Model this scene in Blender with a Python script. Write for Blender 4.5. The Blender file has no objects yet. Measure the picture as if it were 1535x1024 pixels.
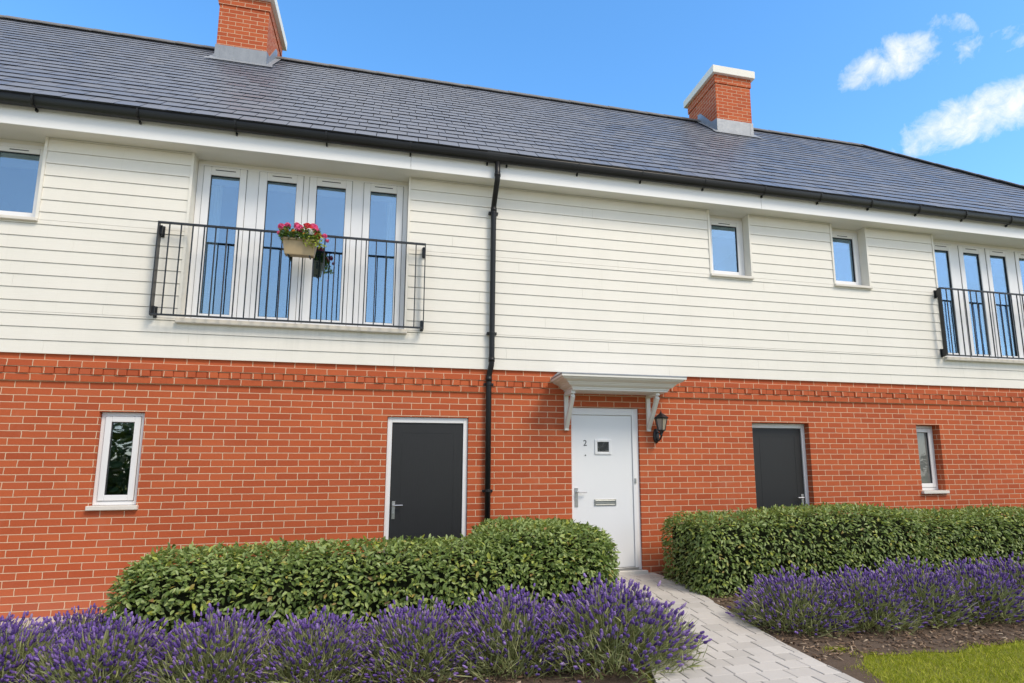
import bpy, bmesh, math, random
import numpy as np
from mathutils import Vector, Matrix, Euler

random.seed(7)
RNG = np.random.default_rng(11)
SC = bpy.context.scene
COL = SC.collection
RAD = math.radians


# ------------------------------------------------------------------ node helpers
def mat(name):
    m = bpy.data.materials.new(name)
    m.use_nodes = True
    nt = m.node_tree
    nt.nodes.clear()
    out = nt.nodes.new('ShaderNodeOutputMaterial')
    b = nt.nodes.new('ShaderNodeBsdfPrincipled')
    nt.links.new(b.outputs[0], out.inputs[0])
    return m, nt, b


def nd(nt, typ, ins=None, **kw):
    n = nt.nodes.new(typ)
    for k, v in kw.items():
        setattr(n, k, v)
    if ins:
        for k, v in ins.items():
            if isinstance(v, bpy.types.NodeSocket):
                nt.links.new(v, n.inputs[k])
            else:
                n.inputs[k].default_value = v
    return n


def math_(nt, op, a, b=None, c=None, clamp=False):
    n = nt.nodes.new('ShaderNodeMath')
    n.operation = op
    n.use_clamp = clamp
    for i, v in enumerate((a, b, c)):
        if v is None:
            continue
        if isinstance(v, bpy.types.NodeSocket):
            nt.links.new(v, n.inputs[i])
        else:
            n.inputs[i].default_value = v
    return n.outputs[0]


def mixc(nt, fac, a, b, blend='MIX'):
    n = nt.nodes.new('ShaderNodeMix')
    n.data_type = 'RGBA'
    n.blend_type = blend
    for i, v in ((0, fac), (6, a), (7, b)):
        if isinstance(v, bpy.types.NodeSocket):
            nt.links.new(v, n.inputs[i])
        else:
            n.inputs[i].default_value = v
    return n.outputs[2]


def ramp(nt, fac, stops, interp='LINEAR'):
    n = nt.nodes.new('ShaderNodeValToRGB')
    n.color_ramp.interpolation = interp
    e = n.color_ramp.elements
    while len(e) < len(stops):
        e.new(0.5)
    for i, (p, c) in enumerate(stops):
        e[i].position = p
        e[i].color = tuple(c) + ((1,) if len(c) == 3 else ())
    nt.links.new(fac, n.inputs[0])
    return n.outputs[0]


def noise(nt, vec, scale, detail=4, rough=.55, typ='3D'):
    n = nd(nt, 'ShaderNodeTexNoise', {'Scale': scale, 'Detail': detail, 'Roughness': rough})
    if vec is not None:
        nt.links.new(vec, n.inputs['Vector'])
    return n.outputs['Fac']


def pos(nt):
    return nt.nodes.new('ShaderNodeNewGeometry').outputs['Position']


def scaled(nt, vec, s):
    n = nd(nt, 'ShaderNodeVectorMath', operation='MULTIPLY')
    nt.links.new(vec, n.inputs[0])
    n.inputs[1].default_value = s
    return n.outputs[0]


def bump(nt, bsdf, height, dist=.003, strength=1.0):
    n = nd(nt, 'ShaderNodeBump', {'Height': height, 'Distance': dist, 'Strength': strength})
    nt.links.new(n.outputs[0], bsdf.inputs['Normal'])


def C4(*c):
    return (c[0], c[1], c[2], 1)


def plain(name, col, rough=.5, spec=.5, metal=0., var=.08, nscale=6., grain=0., gdist=.001):
    m, nt, b = mat(name)
    p = pos(nt)
    f = noise(nt, p, nscale, 5)
    c = mixc(nt, f, C4(*[x * (1 - var) for x in col]), C4(*[min(1, x * (1 + var)) for x in col]))
    nt.links.new(c, b.inputs['Base Color'])
    b.inputs['Roughness'].default_value = rough
    b.inputs['Specular IOR Level'].default_value = spec
    b.inputs['Metallic'].default_value = metal
    if grain:
        bump(nt, b, noise(nt, p, grain, 3), gdist)
    return m


# ------------------------------------------------------------------ materials
def brick_mat(name, width=.225, xoff=0.):
    m, nt, b = mat(name)
    p = pos(nt)
    s = nd(nt, 'ShaderNodeSeparateXYZ', {0: p})
    u = math_(nt, 'ADD', s.outputs[0], s.outputs[1])
    wob = noise(nt, p, 9., 2)
    wob2 = noise(nt, scaled(nt, p, (3.1, 3.1, 5.3)), 3., 2)
    u = math_(nt, 'ADD', u, math_(nt, 'MULTIPLY_ADD', wob2, .016, xoff - .008))
    v = math_(nt, 'ADD', s.outputs[2], math_(nt, 'MULTIPLY_ADD', wob, .006, 10 * .075 - .003))
    vec = nd(nt, 'ShaderNodeCombineXYZ', {0: u, 1: v, 2: 0.}).outputs[0]
    bt = nd(nt, 'ShaderNodeTexBrick', {'Vector': vec, 'Color1': C4(0, 0, 0), 'Color2': C4(1, 1, 1), 'Mortar': C4(.5, .5, .5),
            'Scale': 1., 'Mortar Size': .0043, 'Mortar Smooth': .15, 'Bias': 0., 'Brick Width': width, 'Row Height': .075})
    bt.offset = .5
    bt.offset_frequency = 2
    tone = ramp(nt, bt.outputs['Color'], [(0., (.42, .088, .034)), (.3, (.47, .102, .038)), (.6, (.50, .112, .041)), (.85, (.535, .128, .047)), (1., (.48, .110, .046))])
    sp = noise(nt, p, 70., 5, .7)
    tone = mixc(nt, math_(nt, 'MULTIPLY', ramp(nt, sp, [(.52, (0, 0, 0)), (.72, (1, 1, 1))]), .45), tone, C4(.30, .055, .028))
    drag = noise(nt, scaled(nt, p, (14, 14, 45)), 2., 4, .65)
    tone = mixc(nt, math_(nt, 'MULTIPLY', ramp(nt, drag, [(.45, (0, 0, 0)), (.8, (1, 1, 1))]), .28), tone, C4(.56, .135, .06))
    bigf = noise(nt, p, .9, 4)
    tone = mixc(nt, .5, tone, mixc(nt, bigf, C4(.62, .62, .64), C4(1.25, 1.2, 1.15)), 'MULTIPLY')
    low = nd(nt, 'ShaderNodeMapRange', {'Value': math_(nt, 'MULTIPLY_ADD', noise(nt, p, 2.5, 4), .35, s.outputs[2]), 'From Min': .62, 'From Max': .22}).outputs[0]
    tone = mixc(nt, math_(nt, 'MULTIPLY', low, .22), tone, C4(.50, .24, .17))
    eff = noise(nt, scaled(nt, p, (1., 1., .7)), 1.9, 6, .68)
    tone = mixc(nt, math_(nt, 'MULTIPLY', ramp(nt, eff, [(.58, (0, 0, 0)), (.74, (1, 1, 1))]), .22), tone, C4(.56, .26, .18))
    mort = mixc(nt, noise(nt, p, 25., 4), C4(.60, .42, .28), C4(.82, .61, .43))
    col = mixc(nt, bt.outputs['Fac'], tone, mort)
    nt.links.new(col, b.inputs['Base Color'])
    b.inputs['Roughness'].default_value = .86
    b.inputs['Specular IOR Level'].default_value = .25
    h = math_(nt, 'SUBTRACT', math_(nt, 'MULTIPLY', sp, .22), math_(nt, 'MULTIPLY', bt.outputs['Fac'], .8))
    h = math_(nt, 'ADD', h, math_(nt, 'MULTIPLY', bt.outputs['Color'], .2))
    bump(nt, b, h, .006, .9)
    return m


def cladding_mat():
    m, nt, b = mat('cream_cladding')
    p = pos(nt)
    g = noise(nt, scaled(nt, p, (2.5, 60, 60)), 2.2, 6, .7)
    big = noise(nt, scaled(nt, p, (1.4, 1.4, .5)), 1.3, 4)
    c = mixc(nt, g, C4(.775, .745, .675), C4(.825, .795, .725))
    c = mixc(nt, math_(nt, 'MULTIPLY', ramp(nt, big, [(.45, (0, 0, 0)), (.75, (1, 1, 1))]), .35), c, C4(.70, .675, .61))
    # dirt runs
    st = noise(nt, scaled(nt, p, (22, 1, .6)), 1.5, 3, .6)
    c = mixc(nt, math_(nt, 'MULTIPLY', ramp(nt, st, [(.62, (0, 0, 0)), (.85, (1, 1, 1))]), .30), c, C4(.55, .53, .44))
    sx = nd(nt, 'ShaderNodeSeparateXYZ', {0: p})
    zone = nd(nt, 'ShaderNodeMapRange', {'Value': sx.outputs[2], 'From Min': 2.72, 'From Max': 3.09}).outputs[0]
    zone = math_(nt, 'MULTIPLY', zone, math_(nt, 'LESS_THAN', sx.outputs[2], 3.10))
    inx = math_(nt, 'LESS_THAN', math_(nt, 'ABSOLUTE', math_(nt, 'ADD', sx.outputs[0], 1.11)), 1.5)
    inx2 = math_(nt, 'LESS_THAN', math_(nt, 'ABSOLUTE', math_(nt, 'SUBTRACT', sx.outputs[0], 9.44)), 1.5)
    zone = math_(nt, 'MULTIPLY', zone, math_(nt, 'MAXIMUM', inx, inx2))
    run = ramp(nt, noise(nt, scaled(nt, p, (9, 1, .35)), 1.6, 4, .6), [(.44, (0, 0, 0)), (.7, (1, 1, 1))])
    c = mixc(nt, math_(nt, 'MULTIPLY', math_(nt, 'MULTIPLY', zone, run), .26), c, C4(.50, .49, .44))
    nt.links.new(c, b.inputs['Base Color'])
    b.inputs['Roughness'].default_value = .5
    b.inputs['Specular IOR Level'].default_value = .35
    bump(nt, b, g, .0016, .8)
    return m


def slate_mat(name='slate'):
    m, nt, b = mat(name)
    geo = nt.nodes.new('ShaderNodeNewGeometry')
    r = geo.outputs['Random Per Island']
    p = geo.outputs['Position']
    base = ramp(nt, r, [(0, (.100, .117, .160)), (.4, (.118, .137, .182)), (.8, (.138, .158, .205)), (1., (.160, .174, .212))])
    f = noise(nt, scaled(nt, p, (6, 3, 3)), 3., 6, .65)
    c = mixc(nt, math_(nt, 'MULTIPLY', f, .3), base, C4(.155, .172, .212))
    big = noise(nt, p, .6, 3)
    c = mixc(nt, math_(nt, 'MULTIPLY', big, .35), c, C4(.158, .162, .19))
    nt.links.new(c, b.inputs['Base Color'])
    nt.links.new(math_(nt, 'MULTIPLY_ADD', r, .16, .36), b.inputs['Roughness'])
    b.inputs['Specular IOR Level'].default_value = .5
    bump(nt, b, f, .0015, .5)
    return m


def lead_mat():
    m, nt, b = mat('lead_flashing')
    p = pos(nt)
    f = noise(nt, scaled(nt, p, (5, 5, 1.5)), 2., 5, .6)
    g = noise(nt, p, 9., 4)
    c = mixc(nt, f, C4(.20, .22, .25), C4(.38, .40, .43))
    c = mixc(nt, math_(nt, 'MULTIPLY', g, .4), c, C4(.28, .30, .34))
    nt.links.new(c, b.inputs['Base Color'])
    b.inputs['Roughness'].default_value = .5
    b.inputs['Metallic'].default_value = .25
    bump(nt, b, g, .006)
    return m


def glass_mat(name='window_glass', refl=.38, tint=(.58, .81, 1.), through=(.80, .85, .86), milky=None):
    m = bpy.data.materials.new(name)
    m.use_nodes = True
    nt = m.node_tree
    nt.nodes.clear()
    out = nt.nodes.new('ShaderNodeOutputMaterial')
    p = pos(nt)
    w = noise(nt, p, 1.6, 2)
    bp = nd(nt, 'ShaderNodeBump', {'Height': w, 'Distance': .006, 'Strength': .5})
    gl = nd(nt, 'ShaderNodeBsdfGlossy', {'Color': C4(*tint), 'Roughness': .012, 'Normal': bp.outputs[0]})
    tr = nd(nt, 'ShaderNodeBsdfTransparent', {'Color': C4(*through)})
    base = tr.outputs[0]
    if milky:
        df = nd(nt, 'ShaderNodeBsdfDiffuse', {'Color': C4(*milky)})
        base = nd(nt, 'ShaderNodeMixShader', {0: .75, 1: base, 2: df.outputs[0]}).outputs[0]
    fr = nd(nt, 'ShaderNodeLayerWeight', {'Blend': .35}).outputs['Fresnel']
    fac = math_(nt, 'MULTIPLY_ADD', fr, .45, refl - .06, clamp=True)
    mx = nd(nt, 'ShaderNodeMixShader', {0: fac, 1: base, 2: gl.outputs[0]})
    nt.links.new(mx.outputs[0], out.inputs[0])
    return m


def leaf_mat(name, stops, rough=.42, trans=.25, patch=None):
    m, nt, b = mat(name)
    geo = nt.nodes.new('ShaderNodeNewGeometry')
    c = ramp(nt, geo.outputs['Random Per Island'], stops)
    if patch:
        f = noise(nt, geo.outputs['Position'], 2.3, 3)
        c = mixc(nt, math_(nt, 'MULTIPLY', ramp(nt, f, [(.5, (0, 0, 0)), (.7, (1, 1, 1))]), .45), c, C4(*patch))
    nt.links.new(c, b.inputs['Base Color'])
    b.inputs['Roughness'].default_value = rough
    b.inputs['Specular IOR Level'].default_value = .45
    if trans:
        out = [n for n in nt.nodes if n.type == 'OUTPUT_MATERIAL'][0]
        tr = nd(nt, 'ShaderNodeBsdfTranslucent', {'Color': mixc(nt, .5, c, C4(.25, .35, .04))})
        mx = nd(nt, 'ShaderNodeMixShader', {0: trans, 1: b.outputs[0], 2: tr.outputs[0]})
        nt.links.new(mx.outputs[0], out.inputs[0])
    return m


def paver_mat():
    m, nt, b = mat('grey_paver')
    geo = nt.nodes.new('ShaderNodeNewGeometry')
    r, p = geo.outputs['Random Per Island'], geo.outputs['Position']
    c = ramp(nt, r, [(0, (.44, .415, .385)), (.5, (.51, .48, .45)), (1, (.575, .545, .51))])
    f = noise(nt, p, 55., 6, .7)
    c = mixc(nt, math_(nt, 'MULTIPLY', f, .5), c, C4(.43, .405, .38))
    d = noise(nt, p, 1.7, 4)
    c = mixc(nt, math_(nt, 'MULTIPLY', ramp(nt, d, [(.5, (0, 0, 0)), (.72, (1, 1, 1))]), .4), c, C4(.38, .345, .30))
    nt.links.new(c, b.inputs['Base Color'])
    b.inputs['Roughness'].default_value = .85
    bump(nt, b, f, .003, .6)
    return m


def soil_mat(name, a, c2, scale=30.):
    m, nt, b = mat(name)
    p = pos(nt)
    f = noise(nt, p, scale, 6, .7)
    g = noise(nt, p, 3., 4)
    c = mixc(nt, f, C4(*a), C4(*c2))
    c = mixc(nt, math_(nt, 'MULTIPLY', g, .5), c, C4(*[x * .6 for x in a]))
    nt.links.new(c, b.inputs['Base Color'])
    b.inputs['Roughness'].default_value = .95
    bump(nt, b, f, .02)
    return m


def door_mat():
    m, nt, b = mat('charcoal_door')
    p = pos(nt)
    g = noise(nt, scaled(nt, p, (45, 45, 3)), 3., 5, .65)
    c = mixc(nt, g, C4(.011, .0114, .0125), C4(.017, .0174, .0185))
    nt.links.new(c, b.inputs['Base Color'])
    b.inputs['Roughness'].default_value = .48
    bump(nt, b, g, .0012, .7)
    return m


BRICK = brick_mat('orange_red_brick')
BRICKH = brick_mat('brick_headers', .1125)
CLAD = cladding_mat()
SOFFIT = plain('white_soffit_paint', (.76, .745, .70), .45, .4, var=.03, nscale=2.)
FASCIA = plain('white_fascia', (.82, .82, .815), .4, .45, var=.025, nscale=1.5)
UPVC = plain('white_upvc', (.80, .80, .81), .28, .5, var=.025, nscale=3.)
GASKET = plain('dark_gasket', (.03, .03, .035), .6)
GLASS = glass_mat()
GLASSD = glass_mat('ground_floor_glass', .26, (.9, .95, 1.))
GLASSO = glass_mat('obscure_glass', .14, (.9, .95, 1.), milky=(.20, .21, .205))
GLASSV = glass_mat('door_viewing_glass', .1, (.9, .95, 1.), milky=(.07, .075, .08))
BLACKP = plain('black_gutter_plastic', (.009, .0095, .011), .4, .4, var=.2)
BLACKM = plain('black_painted_metal', (.016, .018, .022), .36, .5, var=.2, grain=60, gdist=.0006)
SLATE = slate_mat()
RIDGE = plain('ridge_tile', (.15, .145, .145), .65, .4, var=.25, nscale=4., grain=40, gdist=.003)
SHADOWGAP = plain('roof_underlay', (.02, .02, .022), .9)
LEAD = lead_mat()
CAP = plain('pale_cast_stone', (.82, .79, .73), .8, .3, var=.06, nscale=5., grain=60, gdist=.002)
SILL = plain('cream_sill', (.72, .68, .62), .6, .35, var=.07, nscale=6., grain=50, gdist=.001)
CHAR = door_mat()
WDOOR = plain('white_door', (.79, .80, .82), .3, .5, var=.02, nscale=2.)
STEEL = plain('brushed_steel', (.55, .55, .56), .3, .5, metal=.9, var=.1, nscale=30)
CHROME = plain('aged_chrome', (.40, .41, .40), .35, .5, metal=.8, var=.15, nscale=40)
INK = plain('dark_number', (.05, .05, .06), .4)
LAMPGLASS = glass_mat('lantern_glass', .18, (.9, .9, .9), (.8, .76, .7), (.42, .37, .31))
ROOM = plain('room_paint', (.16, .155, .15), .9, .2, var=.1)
BLIND = plain('grey_blind', (.42, .40, .36), .8, .2, var=.05)
CURTAIN = plain('pale_curtain', (.80, .82, .78), .8, .2, var=.06)
HEDGE = leaf_mat('hedge_leaf', [(0, (.095, .150, .034)), (.35, (.20, .285, .075)), (.7, (.31, .395, .145)), (.88, (.38, .465, .15)), (.965, (.47, .52, .08)), (1, (.38, .22, .10))], .36, .32)
CORE = plain('hedge_dark_core', (.018, .022, .010), .9, .1, var=.5, nscale=20., grain=40, gdist=.02)
LAVLEAF = leaf_mat('lavender_foliage', [(0, (.16, .19, .08)), (.4, (.27, .30, .13)), (.75, (.37, .38, .20)), (1, (.46, .48, .18))], .7, .25)
LAVFLOWER = leaf_mat('lavender_flower', [(0, (.070, .034, .18)), (.4, (.135, .070, .31)), (.75, (.215, .125, .42)), (.94, (.34, .23, .53)), (1, (.32, .25, .32))], .8, .12)
TROUGH = plain('tan_plastic', (.42, .32, .19), .5, .4, var=.1, nscale=10.)
PINK = leaf_mat('pink_petal', [(0, (.68, .03, .14)), (.5, (.84, .07, .25)), (1, (.88, .20, .40))], .5, .2)
RED = leaf_mat('red_petal', [(0, (.55, .012, .02)), (1, (.8, .03, .06))], .5, .2)
WHITEF = leaf_mat('white_petal', [(0, (.75, .73, .7)), (1, (.85, .84, .82))], .5, .2)
ORANGE = leaf_mat('orange_petal', [(0, (.6, .16, .02)), (1, (.75, .28, .04))], .5, .2)
GERAN = leaf_mat('geranium_leaf', [(0, (.03, .08, .015)), (.7, (.09, .18, .03)), (1, (.16, .26, .04))], .5, .25)
LIME = leaf_mat('trailing_lime_leaf', [(0, (.25, .33, .03)), (1, (.45, .5, .08))], .5, .3)
PAVER = paver_mat()
JOINT = soil_mat('path_joint_sand', (.13, .115, .095), (.2, .18, .15), 60)
SOIL = soil_mat('dark_soil', (.075, .050, .034), (.18, .122, .082), 35)
BARK = leaf_mat('bark_chip', [(0, (.055, .034, .022)), (.5, (.16, .10, .062)), (.85, (.28, .19, .125)), (1, (.42, .33, .24))], .9, 0)
GRASSB = leaf_mat('grass_blade', [(0, (.23, .28, .010)), (.5, (.38, .41, .018)), (.85, (.50, .51, .035)), (1, (.56, .50, .10))], .6, .3)
LAWN = soil_mat('lawn_ground', (.15, .17, .015), (.30, .31, .035), 50)
PALE = plain('pale_paving', (.55, .51, .46), .9, .2, var=.15, nscale=10., grain=50, gdist=.003)
TREELEAF = leaf_mat('tree_leaf', [(0, (.02, .045, .012)), (1, (.07, .12, .03))], .6, .2)


# ------------------------------------------------------------------ mesh helpers
class MB:
    def __init__(s):
        s.v, s.f = [], []

    def add(s, vs, fs):
        o = len(s.v)
        s.v += [tuple(v) for v in vs]
        s.f += [tuple(i + o for i in f) for f in fs]
        return s

    def box(s, x0, x1, y0, y1, z0, z1):
        return s.add([(x0, y0, z0), (x1, y0, z0), (x1, y1, z0), (x0, y1, z0), (x0, y0, z1), (x1, y0, z1), (x1, y1, z1), (x0, y1, z1)],
                     [(0, 3, 2, 1), (4, 5, 6, 7), (0, 1, 5, 4), (1, 2, 6, 5), (2, 3, 7, 6), (3, 0, 4, 7)])

    def hexa(s, p):
        return s.add(p, [(0, 3, 2, 1), (4, 5, 6, 7), (0, 1, 5, 4), (1, 2, 6, 5), (2, 3, 7, 6), (3, 0, 4, 7)])

    def frame(s, x0, x1, z0, z1, y0, y1, w, wb=None, wt=None):
        wb = w if wb is None else wb
        wt = w if wt is None else wt
        s.box(x0, x0 + w, y0, y1, z0, z1)
        s.box(x1 - w, x1, y0, y1, z0, z1)
        s.box(x0 + w, x1 - w, y0, y1, z0, z0 + wb)
        s.box(x0 + w, x1 - w, y0, y1, z1 - wt, z1)
        return s

    def tube(s, pts, r, n=10, cap=True):
        pts = [Vector(p) for p in pts]
        rs = r if isinstance(r, (list, tuple)) else [r] * len(pts)
        o = len(s.v)
        a = None
        for i, p in enumerate(pts):
            t = (pts[min(i + 1, len(pts) - 1)] - pts[max(i - 1, 0)]).normalized()
            if a is None:
                a = t.orthogonal().normalized()
            a = (a - t * a.dot(t)).normalized()
            b = t.cross(a)
            for k in range(n):
                an = 2 * math.pi * k / n
                s.v.append(tuple(p + (a * math.cos(an) + b * math.sin(an)) * rs[i]))
        for i in range(len(pts) - 1):
            for k in range(n):
                s.f.append((o + i * n + k, o + i * n + (k + 1) % n, o + (i + 1) * n + (k + 1) % n, o + (i + 1) * n + k))
        if cap:
            s.f.append(tuple(o + k for k in reversed(range(n))))
            s.f.append(tuple(o + (len(pts) - 1) * n + k for k in range(n)))
        return s

    def lathe(s, cx, cy, prof, n=12, rot=0.):
        o = len(s.v)
        for r, z in prof:
            for k in range(n):
                an = 2 * math.pi * k / n + rot
                s.v.append((cx + r * math.cos(an), cy + r * math.sin(an), z))
        for i in range(len(prof) - 1):
            for k in range(n):
                s.f.append((o + i * n + k, o + i * n + (k + 1) % n, o + (i + 1) * n + (k + 1) % n, o + (i + 1) * n + k))
        s.f.append(tuple(o + k for k in reversed(range(n))))
        s.f.append(tuple(o + (len(prof) - 1) * n + k for k in range(n)))
        return s

    def build(s, name, m, parent=None, bevel=0., smooth=False, seg=2):
        me = bpy.data.meshes.new(name)
        me.from_pydata(s.v, [], s.f)
        me.materials.append(m)
        me.update()
        if smooth:
            me.polygons.foreach_set('use_smooth', [True] * len(me.polygons))
        o = bpy.data.objects.new(name, me)
        COL.objects.link(o)
        if bevel:
            md = o.modifiers.new('Bevel', 'BEVEL')
            md.width = bevel
            md.segments = seg
            md.limit_method = 'ANGLE'
            md.angle_limit = RAD(40)
        attach(o, parent)
        return o


def attach(o, parent):
    if parent is not None:
        o.parent = parent
        if parent.type == 'EMPTY':
            o.matrix_parent_inverse = Matrix.Translation(-Vector(parent.location))


def np_mesh(name, verts, faces, m, parent=None, local=False, mats=None, midx=None):
    """verts (N,3) array; faces list of (M,k) int arrays"""
    me = bpy.data.meshes.new(name)
    nv = len(verts)
    nl = sum(f.size for f in faces)
    npoly = sum(len(f) for f in faces)
    me.vertices.add(nv)
    me.vertices.foreach_set('co', np.asarray(verts, np.float32).ravel())
    me.loops.add(nl)
    me.loops.foreach_set('vertex_index', np.concatenate([f.ravel() for f in faces]).astype(np.int32))
    me.polygons.add(npoly)
    tot = np.concatenate([np.full(len(f), f.shape[1], np.int32) for f in faces])
    st = np.concatenate([[0], np.cumsum(tot)[:-1]]).astype(np.int32)
    me.polygons.foreach_set('loop_start', st)
    me.polygons.foreach_set('loop_total', tot)
    me.materials.append(m)
    me.update(calc_edges=True)
    me.validate()
    o = bpy.data.objects.new(name, me)
    COL.objects.link(o)
    if parent is not None:
        o.parent = parent
        if not local and parent.type == 'EMPTY':
            o.matrix_parent_inverse = Matrix.Translation(-Vector(parent.location))
    return o


def empty(name, loc):
    o = bpy.data.objects.new(name, None)
    o.empty_display_size = .2
    o.location = loc
    COL.objects.link(o)
    return o


def tag(o, label=None, cat=None, group=None, kind=None):
    if label:
        o['label'] = label
    if cat:
        o['category'] = cat
    if group:
        o['group'] = group
    if kind:
        o['kind'] = kind
    return o


def S(t):
    t = min(max(t, 0.), 1.)
    return t * t * (3 - 2 * t)


def gz(x, y):
    return .13 * S((x - .2) / 2) * S((y + 3.2) / 3.)


# ------------------------------------------------------------------ camera
W_, H_ = 1535., 1024.
F_, YAW, PIT, ROL, D_, HC, CX, CY = 926.863, .25523, .16093, -.00676, 7.60324, 1.39272, 828.382, 560.517
cam_d = bpy.data.cameras.new('camera')
cam = bpy.data.objects.new('camera', cam_d)
COL.objects.link(cam)
cy_, sy_, cp_, sp_ = math.cos(YAW), math.sin(YAW), math.cos(PIT), math.sin(PIT)
fw = Vector((sy_ * cp_, cy_ * cp_, sp_))
rt = Vector((cy_, -sy_, 0))
up = rt.cross(fw)
r2 = rt * math.cos(ROL) + up * math.sin(ROL)
u2 = -rt * math.sin(ROL) + up * math.cos(ROL)
cam.matrix_world = Matrix(((r2.x, u2.x, -fw.x, 0), (r2.y, u2.y, -fw.y, -D_), (r2.z, u2.z, -fw.z, HC), (0, 0, 0, 1)))
cam_d.sensor_width = 36
cam_d.sensor_fit = 'HORIZONTAL'
cam_d.lens = F_ / W_ * 36
cam_d.shift_x = (W_ / 2 - CX) / W_
cam_d.shift_y = (CY - H_ / 2) / W_
cam_d.clip_end = 2000
cam_d.clip_start = .05
SC.camera = cam

# ------------------------------------------------------------------ sky and sun
SUN_DIR = Vector((.52, -.78, 1.0)).normalized()
sun_el = math.asin(SUN_DIR.z)
world = bpy.data.worlds.new('World')
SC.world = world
world.use_nodes = True
wt = world.node_tree
wt.nodes.clear()
wo = wt.nodes.new('ShaderNodeOutputWorld')
bg = wt.nodes.new('ShaderNodeBackground')
wt.links.new(bg.outputs[0], wo.inputs[0])
sky = wt.nodes.new('ShaderNodeTexSky')
sky.sky_type = 'NISHITA'
sky.sun_disc = False
sky.sun_elevation = sun_el
sky.sun_rotation = math.atan2(SUN_DIR.x, SUN_DIR.y)
sky.air_density = 1.
sky.dust_density = .6
sky.ozone_density = 2.5
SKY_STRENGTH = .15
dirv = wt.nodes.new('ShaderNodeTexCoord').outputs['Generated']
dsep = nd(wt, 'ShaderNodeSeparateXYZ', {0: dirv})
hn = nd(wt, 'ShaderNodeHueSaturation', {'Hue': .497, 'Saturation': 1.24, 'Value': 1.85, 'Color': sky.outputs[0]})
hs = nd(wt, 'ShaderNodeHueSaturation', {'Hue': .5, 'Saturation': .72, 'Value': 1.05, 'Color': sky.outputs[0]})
south = nd(wt, 'ShaderNodeMapRange', {'Value': dsep.outputs[1], 'From Min': .25, 'From Max': -.35}, interpolation_type='SMOOTHSTEP').outputs[0]  # sky behind the camera greyed and dimmed to neutralise the facade light
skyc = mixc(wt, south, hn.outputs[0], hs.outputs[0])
# unseen high clouds added overhead to whiten the light on the facade
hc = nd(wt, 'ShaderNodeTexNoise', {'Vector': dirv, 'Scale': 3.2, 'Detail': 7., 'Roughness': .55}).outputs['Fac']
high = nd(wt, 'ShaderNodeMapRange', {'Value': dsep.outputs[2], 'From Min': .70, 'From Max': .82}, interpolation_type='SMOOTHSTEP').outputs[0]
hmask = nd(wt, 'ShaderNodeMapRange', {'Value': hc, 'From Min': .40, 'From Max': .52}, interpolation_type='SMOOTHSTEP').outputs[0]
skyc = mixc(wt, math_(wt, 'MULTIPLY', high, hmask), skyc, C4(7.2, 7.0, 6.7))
# unseen thin veils added behind the camera to vary the pane reflections
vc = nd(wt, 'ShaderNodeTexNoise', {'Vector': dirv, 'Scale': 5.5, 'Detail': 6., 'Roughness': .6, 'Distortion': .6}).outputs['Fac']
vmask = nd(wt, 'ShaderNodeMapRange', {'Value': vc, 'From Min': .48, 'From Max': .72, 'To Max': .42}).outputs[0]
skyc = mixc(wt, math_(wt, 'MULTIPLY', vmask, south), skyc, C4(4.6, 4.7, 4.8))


def cam_dir(x, y):
    return (r2 * ((x - CX) / F_) + u2 * (-(y - CY) / F_) + fw).normalized()


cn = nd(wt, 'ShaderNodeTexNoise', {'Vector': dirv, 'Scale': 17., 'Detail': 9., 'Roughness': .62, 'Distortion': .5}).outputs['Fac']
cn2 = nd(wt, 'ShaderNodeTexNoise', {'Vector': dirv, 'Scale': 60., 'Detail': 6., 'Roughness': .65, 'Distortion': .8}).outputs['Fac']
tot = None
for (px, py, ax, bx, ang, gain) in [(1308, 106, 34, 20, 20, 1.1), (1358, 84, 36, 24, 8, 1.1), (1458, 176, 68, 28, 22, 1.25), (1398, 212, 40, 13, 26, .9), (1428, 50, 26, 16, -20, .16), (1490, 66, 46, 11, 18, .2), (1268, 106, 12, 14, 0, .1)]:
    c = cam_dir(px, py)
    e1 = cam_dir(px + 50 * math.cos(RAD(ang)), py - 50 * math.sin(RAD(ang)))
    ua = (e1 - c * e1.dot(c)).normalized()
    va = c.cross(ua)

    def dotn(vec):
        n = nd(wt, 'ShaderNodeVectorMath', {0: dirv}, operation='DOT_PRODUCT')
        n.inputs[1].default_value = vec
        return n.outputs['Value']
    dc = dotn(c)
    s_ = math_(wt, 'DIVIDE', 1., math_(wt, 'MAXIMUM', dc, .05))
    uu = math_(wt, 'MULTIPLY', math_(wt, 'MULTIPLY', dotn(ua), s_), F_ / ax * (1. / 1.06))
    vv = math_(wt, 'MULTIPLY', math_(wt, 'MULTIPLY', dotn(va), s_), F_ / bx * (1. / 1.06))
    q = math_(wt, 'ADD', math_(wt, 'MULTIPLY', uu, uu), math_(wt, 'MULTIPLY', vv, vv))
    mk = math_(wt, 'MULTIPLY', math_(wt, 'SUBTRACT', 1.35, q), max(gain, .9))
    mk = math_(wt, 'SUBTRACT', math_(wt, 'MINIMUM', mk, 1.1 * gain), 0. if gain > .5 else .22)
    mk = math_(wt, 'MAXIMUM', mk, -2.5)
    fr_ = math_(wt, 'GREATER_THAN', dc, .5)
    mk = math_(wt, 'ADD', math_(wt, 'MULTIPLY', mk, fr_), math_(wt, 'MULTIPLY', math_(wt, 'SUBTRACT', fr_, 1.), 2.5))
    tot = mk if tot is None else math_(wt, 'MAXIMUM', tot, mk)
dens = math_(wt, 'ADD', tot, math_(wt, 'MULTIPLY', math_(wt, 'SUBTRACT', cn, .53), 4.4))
dens = math_(wt, 'ADD', dens, math_(wt, 'MULTIPLY', math_(wt, 'SUBTRACT', cn2, .5), 1.6))
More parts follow.
